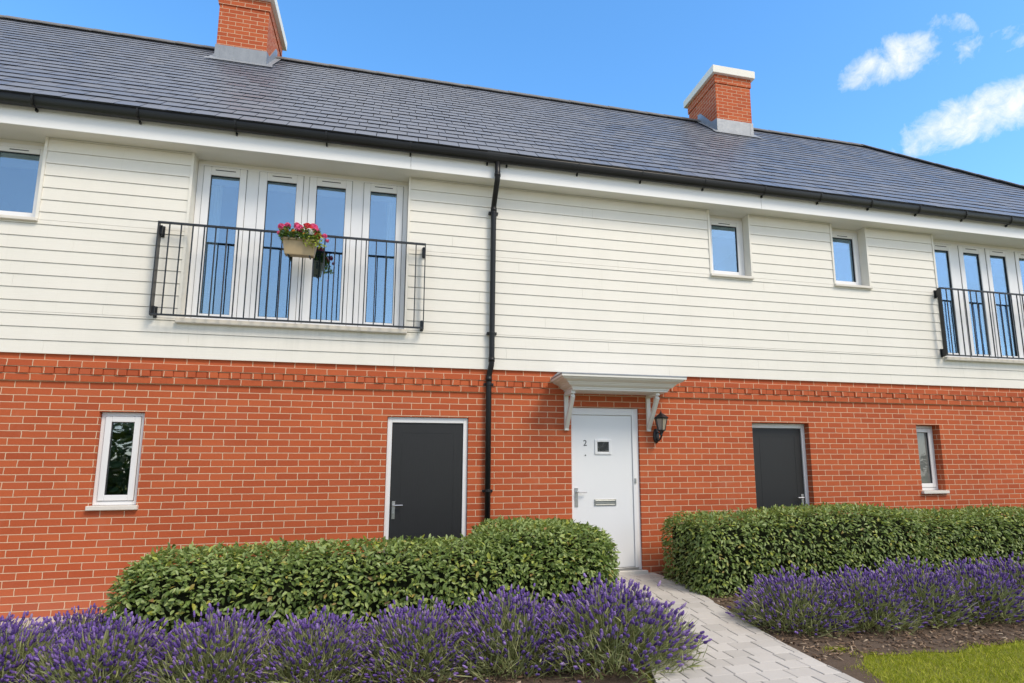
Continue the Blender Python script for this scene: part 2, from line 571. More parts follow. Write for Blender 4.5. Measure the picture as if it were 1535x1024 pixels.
dens = math_(wt, 'MULTIPLY', math_(wt, 'SMOOTH_MIN', math_(wt, 'MAXIMUM', dens, 0.), 1.8, .5), .52, clamp=True)
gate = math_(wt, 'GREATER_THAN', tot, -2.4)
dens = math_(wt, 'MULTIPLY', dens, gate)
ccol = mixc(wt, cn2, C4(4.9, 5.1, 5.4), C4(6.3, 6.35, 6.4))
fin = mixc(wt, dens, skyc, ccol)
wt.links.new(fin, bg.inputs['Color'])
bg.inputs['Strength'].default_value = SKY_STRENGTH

sun_d = bpy.data.lights.new('sun', 'SUN')
sun_d.energy = 1.95
sun_d.angle = RAD(20)
sun_d.color = (1., .88, .70)
sun = bpy.data.objects.new('sun', sun_d)
sun.rotation_euler = SUN_DIR.to_track_quat('Z', 'Y').to_euler()
sun.location = (6, -10, 15)
COL.objects.link(sun)

SC.view_settings.view_transform = 'Standard'
SC.view_settings.look = 'None'
SC.view_settings.exposure = 0.36
SC.view_settings.gamma = 1
SC.cycles.max_bounces = 8
SC.cycles.use_denoising = True

# ------------------------------------------------------------------ house
XL, XR = -9.0, 14.05
house = empty('house', (2.5, 0, 0))
tag(house, 'long two storey house with orange brick below, cream boarding above and a dark slate roof', 'house')

OPEN_BRICK = [(-3.03, -2.60, 1.085, 2.09), (-.05, .912, .08, 2.085), (2.225, 3.155, .155, 2.245), (4.835, 5.745, .08, 2.085), (7.605, 8.035, 1.10, 2.09)]


def wall_mesh(x0, x1, z0, z1, y, openings, depth):
    mb = MB()
    xs = sorted({x0, x1, *[o[0] for o in openings], *[o[1] for o in openings]})
    zs = sorted({z0, z1, *[o[2] for o in openings], *[o[3] for o in openings]})
    for i in range(len(xs) - 1):
        for k in range(len(zs) - 1):
            cx, cz = (xs[i] + xs[i + 1]) / 2, (zs[k] + zs[k + 1]) / 2
            if any(o[0] < cx < o[1] and o[2] < cz < o[3] for o in openings):
                continue
            mb.add([(xs[i], y, zs[k]), (xs[i + 1], y, zs[k]), (xs[i + 1], y, zs[k + 1]), (xs[i], y, zs[k + 1])], [(0, 1, 2, 3)])
    for a, b, c, d in openings:
        yb = y + depth
        mb.add([(a, y, c), (a, yb, c), (a, yb, d), (a, y, d)], [(0, 1, 2, 3)])
        mb.add([(b, y, c), (b, y, d), (b, yb, d), (b, yb, c)], [(0, 1, 2, 3)])
        mb.add([(a, y, d), (a, yb, d), (b, yb, d), (b, y, d)], [(0, 1, 2, 3)])
        mb.add([(a, y, c), (b, y, c), (b, yb, c), (a, yb, c)], [(0, 1, 2, 3)])
    return mb


bw = wall_mesh(XL, XR, -.3, 2.70, 0., OPEN_BRICK, .22)
yb = 7.5
bw.add([(XR, 0, -.3), (XR, yb, -.3), (XR, yb, 2.7), (XR, 0, 2.7)], [(0, 1, 2, 3)])
bw.add([(XL, 0, -.3), (XL, yb, -.3), (XL, yb, 2.7), (XL, 0, 2.7)], [(3, 2, 1, 0)])
bw.add([(XL, yb, -.3), (XR, yb, -.3), (XR, yb, 5.1), (XL, yb, 5.1)], [(3, 2, 1, 0)])
bw.build('brick_wall', BRICK, house)

cb = MB()
cb.box(XL, XR, -.022, 0.012, 2.402, 2.475)
cb.box(XL, XR, -.017, 0.012, 2.4755, 2.5495)
cb.box(XL, XR, -.036, 0.012, 2.550, 2.625)
cb.box(XL, XR, -.018, 0.012, 2.6265, 2.71)
corb = cb.build('brick_corbel', BRICK, house, bevel=.002, seg=1)
dn = MB()
x = XL + .01
i = 0
while x < XR - .2:
    yo = -.036 if i % 2 == 0 else -.0275
    dn.box(x + .0035, x + .109, yo + random.uniform(-.002, .002), -.004, 2.4795, 2.5455)
    x += .1125
    i += 1
dn.build('dentil_course', BRICK, corb, bevel=.003, seg=1)

# --- cladding boards
ZC0, ZC1, GAUGE = 2.69, 5.128, .1425
FR = [(-2.335, .108), (8.25, 10.63)]
OPEN_CLAD = [(FR[0][0], FR[0][1], 3.14, 5.2), (FR[1][0], FR[1][1], 3.14, 5.2), (-4.43, -3.82, 4.165, 5.2), (4.31, 4.936, 4.165, 5.2), (6.36, 6.96, 4.165, 5.2)]
cl = MB()
z = ZC0
row = 0
while z < ZC1 - .01:
    zt = min(z + GAUGE, ZC1)
    cuts = sorted({z, zt, *[o[2] for o in OPEN_CLAD if z + .004 < o[2] < zt - .004]})
    for a, b in zip(cuts[:-1], cuts[1:]):
        ops = sorted([o for o in OPEN_CLAD if o[2] < (a + b) / 2 < o[3]])
        x0 = XL - .03
        segs = []
        for o in ops:
            segs.append((x0, o[0] - .028))
            x0 = o[1] + .028
        segs.append((x0, XR + .03))
        for s0, s1 in segs:
            def yy(zz):
                return -.046 + .009 * (zz - z) / GAUGE
            top = b
            ya, yb_ = yy(a), yy(b)
            # board end joints on long runs
            joints = [s0]
            jx = math.floor(s0 / 3.6) * 3.6 + (row * 1.37 % 3.6)
            while jx < s1 - .4:
                if jx > s0 + .4 and s1 - s0 > 3.8:
                    joints.append(jx)
                jx += 3.6
            joints.append(s1)
            for j0, j1 in zip(joints[:-1], joints[1:]):
                e = .0008
                cl.hexa([(j0 + e, ya, a), (j1 - e, ya, a), (j1 - e, 0.01, a), (j0 + e, 0.01, a), (j0 + e, yb_, top - .003), (j1 - e, yb_, top - .003), (j1 - e, .01, top - .003), (j0 + e, .01, top - .003)])
    z += GAUGE
    row += 1
# reveals and corner trims round the upper openings
for a, b, c, d in OPEN_CLAD:
    cl.box(a - .028, a, -.054, .16, c, ZC1)
    cl.box(b, b + .028, -.054, .16, c, ZC1)
# end wall in boards too
zz = ZC0
while zz < ZC1 - .01:
    zt = min(zz + GAUGE, ZC1)
    cl.hexa([(XR, .012, zz), (XR + .05, .012, zz), (XR + .05, 7.5, zz), (XR, 7.5, zz), (XR, .012, zt - .006), (XR + .032, .012, zt - .006), (XR + .032, 7.5, zt - .006), (XR, 7.5, zt - .006)])
    zz += GAUGE
cl.build('cladding', CLAD, house)
bk = MB()
for (p, q) in [(XL, -4.45), (-3.80, FR[0][0] - .02), (FR[0][1] + .02, 4.29), (4.955, 6.34), (6.98, FR[1][0] - .02), (FR[1][1] + .02, XR)]:
    bk.box(p, q, .012, .03, 2.71, 5.3)
for (p, q, zt) in [(-4.45, -3.80, 4.13), (FR[0][0] - .02, FR[0][1] + .02, 3.10), (4.29, 4.955, 4.13), (6.34, 6.98, 4.13), (FR[1][0] - .02, FR[1][1] + .02, 3.10)]:
    bk.box(p, q, .012, .03, 2.71, zt)
bk.build('wall_membrane', SHADOWGAP, house)

# --- soffit, fascia
sf = MB()
sf.box(XL, XR + .3, -.283, .19, 5.130, 5.150)
sf.box(XR - .1, XR + .28, .19, 7.5, 5.130, 5.150)
sf.build('soffit', SOFFIT, house)
fa = MB()
xs = [XL, -4.9, .12, 5.0, 9.9, XR + .31]
for a, b in zip(xs[:-1], xs[1:]):
    fa.box(a + .0015, b - .0015, -.303, -.284, 5.105, 5.40)
fa.box(XR + .285, XR + .304, -.28, 7.5, 5.105, 5.40)
fa.build('fascia_board', FASCIA, house, bevel=.003)

# --- gutter
GY, GZ_, GA, GB = -.372, 5.395, .066, .108
gu = MB()


def gutter_ring(x, a, b, n=14):
    return [(x, GY + a * math.cos(math.pi + math.pi * k / n), GZ_ + b * math.sin(math.pi + math.pi * k / n)) for k in range(n + 1)]


def gutter_run(mb, x0, x1, a, b, t=.004, rim=True):
    n = 14
    o0, o1 = gutter_ring(x0, a, b, n), gutter_ring(x1, a, b, n)
    i0, i1 = gutter_ring(x0, a - t, b - t, n), gutter_ring(x1, a - t, b - t, n)
    vs = o0 + o1 + i0 + i1
    m_ = n + 1
    fs = []
    for k in range(n):
        fs.append((k, m_ + k, m_ + k + 1, k + 1))
        fs.append((2 * m_ + k, 2 * m_ + k + 1, 3 * m_ + k + 1, 3 * m_ + k))
        fs.append((k, k + 1, 2 * m_ + k + 1, 2 * m_ + k))
        fs.append((m_ + k + 1, m_ + k, 3 * m_ + k, 3 * m_ + k + 1))
    fs.append((0, 2 * m_, 3 * m_, m_))
    fs.append((n, m_ + n, 3 * m_ + n, 2 * m_ + n))
    mb.add(vs, fs)


gutter_run(gu, XL, XR + .36, GA, GB)
gu.tube([(XL, GY - GA, GZ_), (XR + .36, GY - GA, GZ_)], .006, 8)
gutter = gu.build('gutter', BLACKP, house, smooth=True)
for x in [-8.7 + .98 * k for k in range(9)] + [.11, 1.06, 1.31, 2.25, 3.14, 4.07, 5.0, 5.92, 6.8, 7.67, 8.55, 9.45, 10.4, 11.35, 12.3, 13.25]:
    if 0.0 < x < .1:
        continue
    g = MB()
    w = .009 if not 1. < x < 1.4 else .016
    gutter_run(g, x - w, x + w, GA + .0035, GB + .0035, .006)
    g.box(x - .009, x + .009, -.335, -.3035, 5.268, 5.298)
    g.build('gutter_bracket', BLACKP, gutter, smooth=False)
go = MB()
gutter_run(go, 1.075, 1.295, GA + .004, GB + .006, .007)
go.build('gutter_outlet', BLACKP, gutter)

# --- downpipe
dp = MB()
PX = 1.187
UP = [(PX, -.372, 5.30), (PX, -.372, 5.13), (PX, -.368, 5.095), (PX, -.352, 5.06), (PX - .004, -.135, 4.845), (PX - .004, -.115, 4.815), (PX - .004, -.108, 4.78), (PX - .012, -.106, 2.80), (PX - .012, -.104, 2.755), (PX - .016, -.092, 2.72), (PX - .033, -.066, 2.63), (PX - .036, -.056, 2.60), (PX - .037, -.054, 2.56), (PX - .037, -.054, .08)]
dp.tube(UP, .0345, 16)
for p, q in [((PX, -.372, 5.14), (PX, -.372, 5.105)), ((PX - .004, -.108, 4.80), (PX - .004, -.108, 4.745)), ((PX - .012, -.106, 2.83), (PX - .012, -.106, 2.775)), ((PX - .037, -.054, 2.60), (PX - .037, -.054, 2.535))]:
    dp.tube([p, q], .0395, 16)
pipe = dp.build('downpipe', BLACKP, house, smooth=True)
for zc, yy, xo in [(4.735, -.106, -.004), (3.14, -.106, -.011), (2.50, -.054, -.037), (1.2, -.054, -.037)]:
    c = MB()
    c.tube([(PX + xo, yy, zc - .016), (PX + xo, yy, zc + .016)], .0405, 16)
    c.box(PX + xo - .062, PX + xo + .062, yy + .012, (-.046 if zc > 2.7 else 0.004), zc - .016, zc + .016)
    c.build('pipe_clip', BLACKP, pipe, bevel=.003)

# --- roof
EY, EZ, RY, RZ = -.415, 5.412, 3.75, 9.03
SL = (RZ - EZ) / (RY - EY)
RXE, HXE = 10.60, 14.50           # ridge end, hip foot
pitch = math.atan(SL)
cp, sp = math.cos(pitch), math.sin(pitch)
slope_len = (RY - EY) / cp


def hip_x(y):
    return RXE + (HXE - RXE) * (RY - y) / (RY - EY)


GA_S = .235
sl = MB()
nrow = int(slope_len / GA_S) + 1
for r in range(nrow):
    s0 = r * GA_S - (.0 if r else .03)
    s1 = min(s0 + GA_S * 1.18, slope_len - .02)
    if s1 - s0 < .06:
        continue
    x = XL - .05 + (r % 2) * .125 + random.uniform(-.01, .01)
    while True:
        w = random.choice((.25, .25, .25, .245, .255))
        ymid = EY + (s0 + GA_S / 2) * cp
        hx = hip_x(ymid) - .03
        if x >= hx - .05:
            break
        x1 = min(x + w, hx)
        g = .0042
        lift = .0118 + random.uniform(-.0012, .0028)
        ds = random.uniform(-.005, .005)
        tw = random.uniform(-.0012, .0012)

        def P(xx, s, h):
            return (xx, EY + s * cp - h * sp, EZ + s * sp + h * cp)
        th = .0042
        sa, sb = s0 + ds, s1
        sl.hexa([P(x + g, sa, lift + tw), P(x1 - g, sa, lift - tw), P(x1 - g, sb, .0), P(x + g, sb, .0),
                 P(x + g, sa, lift + tw + th), P(x1 - g, sa, lift - tw + th), P(x1 - g, sb, .0038), P(x + g, sb, .0038)])
        x = x1
roof = MB()
rz2, ez2 = RZ - .012, EZ - .012
BY = 2 * RY - EY
roof.add([(XL - .1, EY + .03, ez2 + .02), (HXE - .04, EY + .03, ez2 + .02), (RXE, RY, rz2), (XL - .1, RY, rz2), (HXE - .02, BY, ez2), (XL - .1, BY, ez2)],
         [(0, 1, 2, 3), (3, 2, 4, 5), (1, 4, 2), (0, 3, 5)])
ro = roof.build('roof', SHADOWGAP, house)
sl.build('roof_slates', SLATE, ro)
# the hip end: slates too, coarser
hs_ = MB()
for r in range(nrow):
    s0, s1 = r * GA_S, r * GA_S + GA_S * 1.15
    t0, t1 = s0 / slope_len, min(1., s1 / slope_len)
    xa, xb = HXE + (RXE - HXE) * t0, HXE + (RXE - HXE) * t1
    za, zb = EZ + (RZ - EZ) * t0, EZ + (RZ - EZ) * t1
    y0 = EY + (RY - EY) * t0
    y1 = BY - (RY - EY) * t0 - .12
    y0 += .12
    y = y0 + (r % 2) * .14 - .14
    while y < y1:
        ya_, yb2 = max(y, y0), min(y + .28, y1)
        if yb2 - ya_ > .03:
            hs_.hexa([(xa, ya_ + .002, za + .018), (xa, yb2 - .002, za + .018), (xb, yb2 - .002, zb + .004), (xb, ya_ + .002, zb + .004),
                      (xa, ya_ + .002, za + .026), (xa, yb2 - .002, za + .026), (xb, yb2 - .002, zb + .011), (xb, ya_ + .002, zb + .011)])
        y += .28
hs_.build('hip_slates', SLATE, ro)


def cap_tiles(p0, p1, length, name, wing=.125, droop=.75, rise=.062):
    p0, p1 = Vector(p0), Vector(p1)
    d = p1 - p0
    n = max(1, round(d.length / length))
    t = d.normalized()
    side = t.cross(Vector((0, 0, 1))).normalized()
    upv = side.cross(t).normalized()
    mb = MB()
    for i in range(n):
        a = p0 + d * (i / n)
        b = p0 + d * ((i + 1) / n) + t * .012
        lift = rise + random.uniform(-.002, .002)
        ring = []
        for q, ex in ((a, .006), (b, 0.)):
            for kk, (sx, dz) in enumerate(((-wing, -wing * droop), (-.02, -.004), (.02, -.004), (wing, -wing * droop))):
                ring.append(q + side * sx + upv * (dz + lift + ex))
            for kk, (sx, dz) in enumerate(((-wing, -wing * droop), (-.02, -.004), (.02, -.004), (wing, -wing * droop))):
                ring.append(q + side * sx * .98 + upv * (dz + lift + ex - .016))
        fs = []
        for k in range(3):
            fs.append((k, k + 1, 8 + k + 1, 8 + k))
            fs.append((4 + k + 1, 4 + k, 12 + k, 12 + k + 1))
            fs.append((k + 1, k, 4 + k, 4 + k + 1))
            fs.append((8 + k, 8 + k + 1, 12 + k + 1, 12 + k))
        fs.append((0, 8, 12, 4))
        fs.append((3, 7, 15, 11))
        mb.add(ring, fs)
    return mb.build(name, RIDGE, ro)


cap_tiles((XL - .1, RY, RZ + .005), (RXE + .05, RY, RZ + .005), .43, 'ridge_tiles', droop=.82)
cap_tiles((RXE, RY, RZ + .02), (HXE, EY, EZ + .03), .43, 'hip_tiles', wing=.14, droop=.42, rise=.045)


# --- chimneys
def chimney(x0, x1, y0, y1, zstep, ztop, zfl, capped=True):
    def rz(y):
        return EZ + SL * (y - EY)
    mb = MB()
    mb.box(x0, x1, y0, y1, 7.6, zstep)
    mb.box(x0 - .018, x1 + .018, y0 - .018, y1 + .018, zstep, ztop)
    st = mb.build('chimney', BRICK, house, bevel=.003, seg=1)
    fl = MB()
    t = .012
    zb = rz(y0)
    fl.box(x0 - t, x1 + t, y0 - t, y0 - .001, zb - .05, zfl)
    fl.box(x0 - t - .002, x0 + .06, y0 - t - .004, y0 - t - .0005, zb - .05, zfl - .002)
    fl.box(x1 - .06, x1 + t + .002, y0 - t - .004, y0 - t - .0005, zb - .05, zfl - .002)
    # apron on the slates
    n_ = Vector((0, -sp, cp))
    dnv = Vector((0, -cp, -sp))
    a0, a1 = Vector((x0 - .13, y0, zb)), Vector((x1 + .13, y0, zb))
    pts = [a0 + n_ * .036, a1 + n_ * .036, a1 + dnv * .15 + n_ * .032, a0 + dnv * .15 + n_ * .032]
    fl.hexa([tuple(p - n_ * .004) for p in (pts[3], pts[2], pts[1], pts[0])] + [tuple(p) for p in (pts[3], pts[2], pts[1], pts[0])])
    # sloping side flashings with soakers lying on the slates
    for xs_, sg in ((x0, -1), (x1, 1)):
        xa, xb = (xs_ - t, xs_ - .001) if sg < 0 else (xs_ + .001, xs_ + t)
        pr = [(y0 - t, zb - .05), (RY, RZ - .05), (RY, RZ + .17), (RY - .12, RZ + .14), (y0 + .22, zfl + .06), (y0 - t, zfl)]
        n = len(pr)
        fl.add([(xa, y, z) for y, z in pr] + [(xb, y, z) for y, z in pr],
               [tuple(range(n)), tuple(reversed(range(n, 2 * n)))] + [(k, n + k, n + (k + 1) % n, (k + 1) % n) for k in range(n)])
        xo = xs_ + sg * .10
        p1, p2 = Vector((xs_, y0 - .05, rz(y0 - .05))), Vector((xs_, RY, RZ))
        q1, q2 = Vector((xo, y0 - .05, rz(y0 - .05))), Vector((xo, RY, RZ))
        tp = [p + n_ * .036 for p in (p1, q1, q2, p2)]
        if sg < 0:
            tp = [tp[1], tp[0], tp[3], tp[2]]
        fl.hexa([tuple(p - n_ * .004) for p in tp] + [tuple(p) for p in tp])
    fl.build('lead_flashing', LEAD, st)
    cp_ = MB()
    oh = .085
    cp_.box(x0 - oh, x1 + oh, y0 - oh, y1 + oh, ztop, ztop + .165)
    cp_.box(x0 + .0, x1 - .12, y0 + .10, y1 - .10, ztop + .165, ztop + .245)
    cp_.build('chimney_cap', CAP, st, bevel=.008)
    return st


chimney(-3.085, -2.305, 2.93, 4.12, 9.365, 9.55, 8.60)
chimney(6.325, 7.145, 2.97, 4.16, 9.475, 9.665, 8.66)


# --- windows
def window(x0, x1, z0, z1, yf, fw_, sw, glass, sill=None, vent=False, silly=-.05, blind=0.):
    """outer frame = the part; sash, pane, sill as its pieces"""
    fr = MB().frame(x0 + .003, x1 - .003, z0, z1, yf, yf + .06, fw_)
    f = fr.build('window', UPVC, house, bevel=.004)
    a, b, c, d = x0 + fw_, x1 - fw_, z0 + fw_, z1 - fw_
    MB().frame(a - .006, b + .006, c - .006, d + .006, yf - .014, yf + .045, sw).build('sash', UPVC, f, bevel=.006)
    MB().frame(a - .0095, b + .0095, c - .0095, d + .0095, yf - .0025, yf + .004, .008).build('seal', GASKET, f)
    MB().frame(a + sw - .0075, b - sw + .0075, c + sw - .0075, d - sw + .0075, yf + .001, yf + .02, .006).build('gasket', GASKET, f)
    MB().box(a + sw - .003, b - sw + .003, yf + .016, yf + .020, c + sw - .003, d - sw + .003).build('pane', glass, f)
    if blind:
        MB().box(a + .01, b - .01, yf + .075, yf + .079, d - blind, d + .03).build('roller_blind', BLIND, f)
    if sill:
        s = MB()
        s.box(sill[0], sill[1], silly, yf + .002, sill[2], sill[3])
        s.build('sill', SILL, f, bevel=.006)
    if vent:
        MB().box((a + b) / 2 - .09, (a + b) / 2 + .09, yf - .019, yf - .0145, d - .03, d - .022).build('vent', GASKET, f)
    return f


window(-3.03, -2.60, 1.10, 2.087, .055, .052, .06, GLASSD, (-3.045, -2.575, 1.052, 1.098))
window(7.605, 8.035, 1.118, 2.087, .13, .05, .058, GLASSO, (7.585, 8.05, 1.072, 1.116))
for (a, b) in ((-4.43, -3.82), (4.31, 4.936), (6.36, 6.96)):
    f = window(a, b, 4.175, 5.085, .105, .055, .058, GLASS, (a - .03, b + .03, 4.135, 4.172), True, silly=-.085, blind=.20)
    MB().box(a + .002, b - .002, .118, .15, 5.086, 5.129).build('head_trim', CLAD, f)


def french(x0, x1):
    yf = .108
    k = (x1 - x0) / 2.443
    sash = [(-2.262, -1.802), (-1.652, -1.160), (-1.080, -.585), (-.434, .040)]
    pane = [(-2.187, -1.872), (-1.568, -1.232), (-1.0, -.656), (-.358, -.036)]
    X = lambda v: x0 + (v + 2.335) * k
    z0, z1 = 3.145, 5.085
    fr = MB()
    fr.box(x0 + .003, x1 - .003, yf, yf + .07, z0, z0 + .035)
    fr.box(x0 + .003, x1 - .003, yf, yf + .07, z1 - .036, z1)
    ed = [x0 + .003] + [X(v) for s in sash for v in s] + [x1 - .003]
    for i in range(0, len(ed), 2):
        fr.box(ed[i], ed[i + 1], yf, yf + .07, z0 + .035, z1 - .036)
    f = fr.build('balcony_door', UPVC, house, bevel=.004)
    for i, ((a, b), (c, d)) in enumerate(zip(sash, pane)):
        s = MB()
        a, b, c, d = X(a) - .004, X(b) + .004, X(c), X(d)
        zb, zt, gb, gt = z0 + .03, z1 - .03, 3.245, 4.95
        s.box(a, c, yf - .014, yf + .05, zb, zt)
        s.box(d, b, yf - .014, yf + .05, zb, zt)
        s.box(c, d, yf - .014, yf + .05, zb, gb)
        s.box(c, d, yf - .014, yf + .05, gt, zt)
        s.build('sash', UPVC, f, bevel=.006)
        MB().frame(a - .0045, b + .0045, zb - .0045, zt + .0045, yf - .0025, yf + .004, .012).build('seal', GASKET, f)
        MB().frame(c - .0015, d + .0015, gb - .0015, gt + .0015, yf + .001, yf + .02, .006).build('gasket', GASKET, f)
        MB().box(c - .003, d + .003, yf + .016, yf + .020, gb - .003, gt + .003).build('pane', GLASS, f)
        MB().box((c + d) / 2 - .11 + .0, (c + d) / 2 + .11, yf - .019, yf - .0145, gt + .058, gt + .066).build('vent', GASKET, f)
    for side in (X(-2.20), X(-.02)):
        cu = MB()
        wv = []
        sg = 1 if side < (x0 + x1) / 2 else -1
        for k in range(25):
            wv.append((side + sg * .0065 * k - sg * .03, yf + .105 + .020 * math.sin(k * 1.25)))
        cu.add([(q[0], q[1], 3.16) for q in wv] + [(q[0], q[1], 5.04) for q in wv], [(k, k + 1, 26 + k, 25 + k) for k in range(24)])
        cu.build('curtain', CURTAIN, f, smooth=True)
    MB().box(x0 + .05, x1 - .05, yf + .074, yf + .078, 4.86, 5.06).build('roller_blind', BLIND, f)
    MB().box(x0 - .032, x1 + .032, -.098, yf + .002, 3.085, 3.140).build('sill', SILL, f, bevel=.008)
    MB().box(x0 + .002, x1 - .002, .118, .15, 5.086, 5.129).build('head_trim', CLAD, f)
    return f


french(*FR[0])
french(*FR[1])


# --- rooms behind the panes
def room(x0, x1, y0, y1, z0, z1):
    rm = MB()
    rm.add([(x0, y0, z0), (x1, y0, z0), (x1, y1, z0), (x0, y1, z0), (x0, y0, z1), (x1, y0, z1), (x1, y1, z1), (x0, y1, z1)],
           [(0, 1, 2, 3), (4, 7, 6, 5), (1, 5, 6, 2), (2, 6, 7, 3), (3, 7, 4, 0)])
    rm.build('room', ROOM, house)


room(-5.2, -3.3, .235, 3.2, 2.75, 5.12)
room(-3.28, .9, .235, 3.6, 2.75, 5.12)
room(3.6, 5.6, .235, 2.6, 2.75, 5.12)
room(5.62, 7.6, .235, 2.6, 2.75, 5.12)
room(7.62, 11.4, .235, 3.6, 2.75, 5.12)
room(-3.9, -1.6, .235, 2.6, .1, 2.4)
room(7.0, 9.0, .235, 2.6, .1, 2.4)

# --- doors
def lever(x, z, y, sgn, parent, plate=(.044, .20), ln=.115):
    m = MB()
    m.box(x - plate[0] / 2, x + plate[0] / 2, y - .010, y, z - plate[1] * .77, z + plate[1] * .23)
    m.tube([(x, y - .008, z), (x, y - .05, z), (x + sgn * .012, y - .055, z), (x + sgn * ln, y - .055, z)], .0095, 10)
    m.tube([(x, y - .010, z - .09), (x, y - .016, z - .09)], .010, 12)
    return m.build('door_handle', STEEL, parent, bevel=.002)


def store_door(x0, x1, z0, z1, yf, hside):
    fw_ = .058
    f = MB()
    f.box(x0 + .003, x0 + fw_, yf, yf + .08, z0, z1 - .003)
    f.box(x1 - fw_, x1 - .003, yf, yf + .08, z0, z1 - .003)
    f.box(x0 + fw_, x1 - fw_, yf, yf + .08, z1 - .068, z1 - .003)
    fr = f.build('store_door', UPVC, house, bevel=.004)
    a, b, c, d = x0 + fw_ + .004, x1 - fw_ - .004, z0 + .01, z1 - .072
    L = MB()
    yl = yf + .018
    # flush leaf with a shallow moulded panel: rails and stiles stand 4 mm proud of a groove
    ix0, ix1, iz0, iz1 = a + .115, b - .115, c + .62, d - .125
    gw = .007
    L.box(a, ix0 - gw, yl, yl + .044, c, d)
    L.box(ix1 + gw, b, yl, yl + .044, c, d)
    L.box(ix0 - gw, ix1 + gw, yl, yl + .044, iz1 + gw, d)
    L.box(ix0 - gw, ix1 + gw, yl, yl + .044, c, iz0 - gw)
    L.box(ix0, ix1, yl + .0004, yl + .04, iz0, iz1)
    L.box(ix0 - gw, ix1 + gw, yl + .0022, yl + .043, iz0 - gw, iz1 + gw)
    L.build('door_leaf', CHAR, fr)
    hx = a + .040 if hside < 0 else b - .040
    lever(hx, 1.045, yl, -hside, fr, plate=(.036, .205), ln=.105)
    return fr


store_door(-.05, .912, .08, 2.085, .03, -1)
store_door(4.835, 5.745, .08, 2.085, .10, 1)

fx0, fx1, fz0, fz1, yf = 2.225, 3.155, .19, 2.245, .03
f = MB()
f.box(fx0 + .003, fx0 + .03, yf, yf + .08, fz0, fz1 - .003)
f.box(fx1 - .085, fx1 - .003, yf, yf + .08, fz0, fz1 - .003)
f.box(fx0 + .03, fx1 - .085, yf, yf + .08, fz1 - .085, fz1 - .003)
f.box(fx1 - .092, fx1 - .05, yf - .012, yf + .02, fz0, fz1 - .055)
f.box(fx0 + .012, fx1 - .092, yf - .012, yf + .02, fz1 - .094, fz1 - .055)
fd = f.build('front_door', UPVC, house, bevel=.004)
a, b, c, d = fx0 + .022, fx1 - .094, fz0 + .035, fz1 - .097
yl = .036
MB().box(a, b, yl, yl + .045, c, d).build('door_leaf', WDOOR, fd, bevel=.004)
MB().box(fx0 + .02, fx1 - .05, yl - .02, yl + .05, fz0 - .002, fz0 + .030).build('weather_bar', STEEL, fd, bevel=.004)
g = MB().frame(2.548, 2.772, 1.640, 1.836, yl - .014, yl - .0005, .034)
vp = g.build('vision_panel', WDOOR, fd, bevel=.004)
MB().box(2.580, 2.740, yl - .006, yl - .0006, 1.672, 1.804).build('panel_glass', GLASSV, fd)
lp = MB().frame(2.528, 2.824, .993, 1.075, yl - .012, yl - .0005, .016)
lp.box(2.546, 2.806, yl - .008, yl - .0007, 1.011, 1.050)
lp.box(2.540, 2.812, yl - .016, yl - .0006, 1.047, 1.060)
lp.build('letter_plate', CHROME, fd, bevel=.003)
lever(2.292, 1.168, yl, 1, fd, plate=(.042, .235), ln=.125)
sv = MB()
sv.tube([(2.42, yl - .006, 1.63), (2.42, yl + .001, 1.63)], .009, 12)
sv.build('door_viewer', INK, fd)
hg = MB()
hg.box(fx1 - .075, fx1 - .055, yf - .026, yf - .0005, 1.27, 1.335)
hg.build('hinge', CHROME, fd, bevel=.002)
tc = bpy.data.curves.new('door_number', 'FONT')
tc.body = '2'
tc.size = .105
tc.extrude = .002
tc.align_x = 'CENTER'
tc.materials.append(INK)
to = bpy.data.objects.new('door_number', tc)
to.rotation_euler = (RAD(90), 0, 0)
to.location = (2.418, yl - .002, 1.752)
COL.objects.link(to)
to.parent = fd
bpy.context.view_layer.update()
nm = bpy.data.meshes.new_from_object(to.evaluated_get(bpy.context.evaluated_depsgraph_get()))
no = bpy.data.objects.new('door_number', nm)
no.matrix_world = to.matrix_world.copy()
bpy.data.objects.remove(to)
no.name = 'door_number'
COL.objects.link(no)
no.parent = fd
ts = MB()
ts.box(fx0 - .02, fx1 + .045, -.062, .10, .138, .186)
ts.build('threshold', SILL, fd, bevel=.006)

# --- door canopy
cn_ = MB()
bx0, bx1, byf = 2.135, 3.405, -.385
prof = [(0, 2.418), (0, 2.436), (.012, 2.440), (.012, 2.452), (.022, 2.458), (.046, 2.470), (.062, 2.484), (.066, 2.494), (.080, 2.498), (.084, 2.508), (.108, 2.520), (.136, 2.530), (.154, 2.543), (.158, 2.553), (.176, 2.556), (.180, 2.560), (.180, 2.596)]
rings = []
for o, zc in prof:
    rings.append([(bx0 - o, .005, zc), (bx0 - o, byf - o, zc), (bx1 + o, byf - o, zc), (bx1 + o, .005, zc)])
for i in range(len(rings) - 1):
    for k in range(3):
        cn_.add([rings[i][k], rings[i][k + 1], rings[i + 1][k + 1], rings[i + 1][k]], [(3, 2, 1, 0)])
cn_.add(rings[0], [(0, 1, 2, 3)])
can = cn_.build('door_canopy', SOFFIT, house)
o = .186
rl = MB()
e0, e1, ey = bx0 - o, bx1 + o, byf - o
rl.add([(e0, -.003, 2.585), (e0, ey, 2.585), (e1, ey, 2.585), (e1, -.003, 2.585), (e0, -.003, 2.602), (e0, ey, 2.602), (e1, ey, 2.602), (e1, -.003, 2.602), (e0 + .10, -.003, 2.689), (e1 - .10, -.003, 2.689)],
       [(0, 1, 5, 4), (1, 2, 6, 5), (2, 3, 7, 6), (4, 5, 8), (5, 6, 9, 8), (6, 7, 9), (3, 2, 1, 0)])
rl.build('canopy_roof', LEAD, can, bevel=.003)
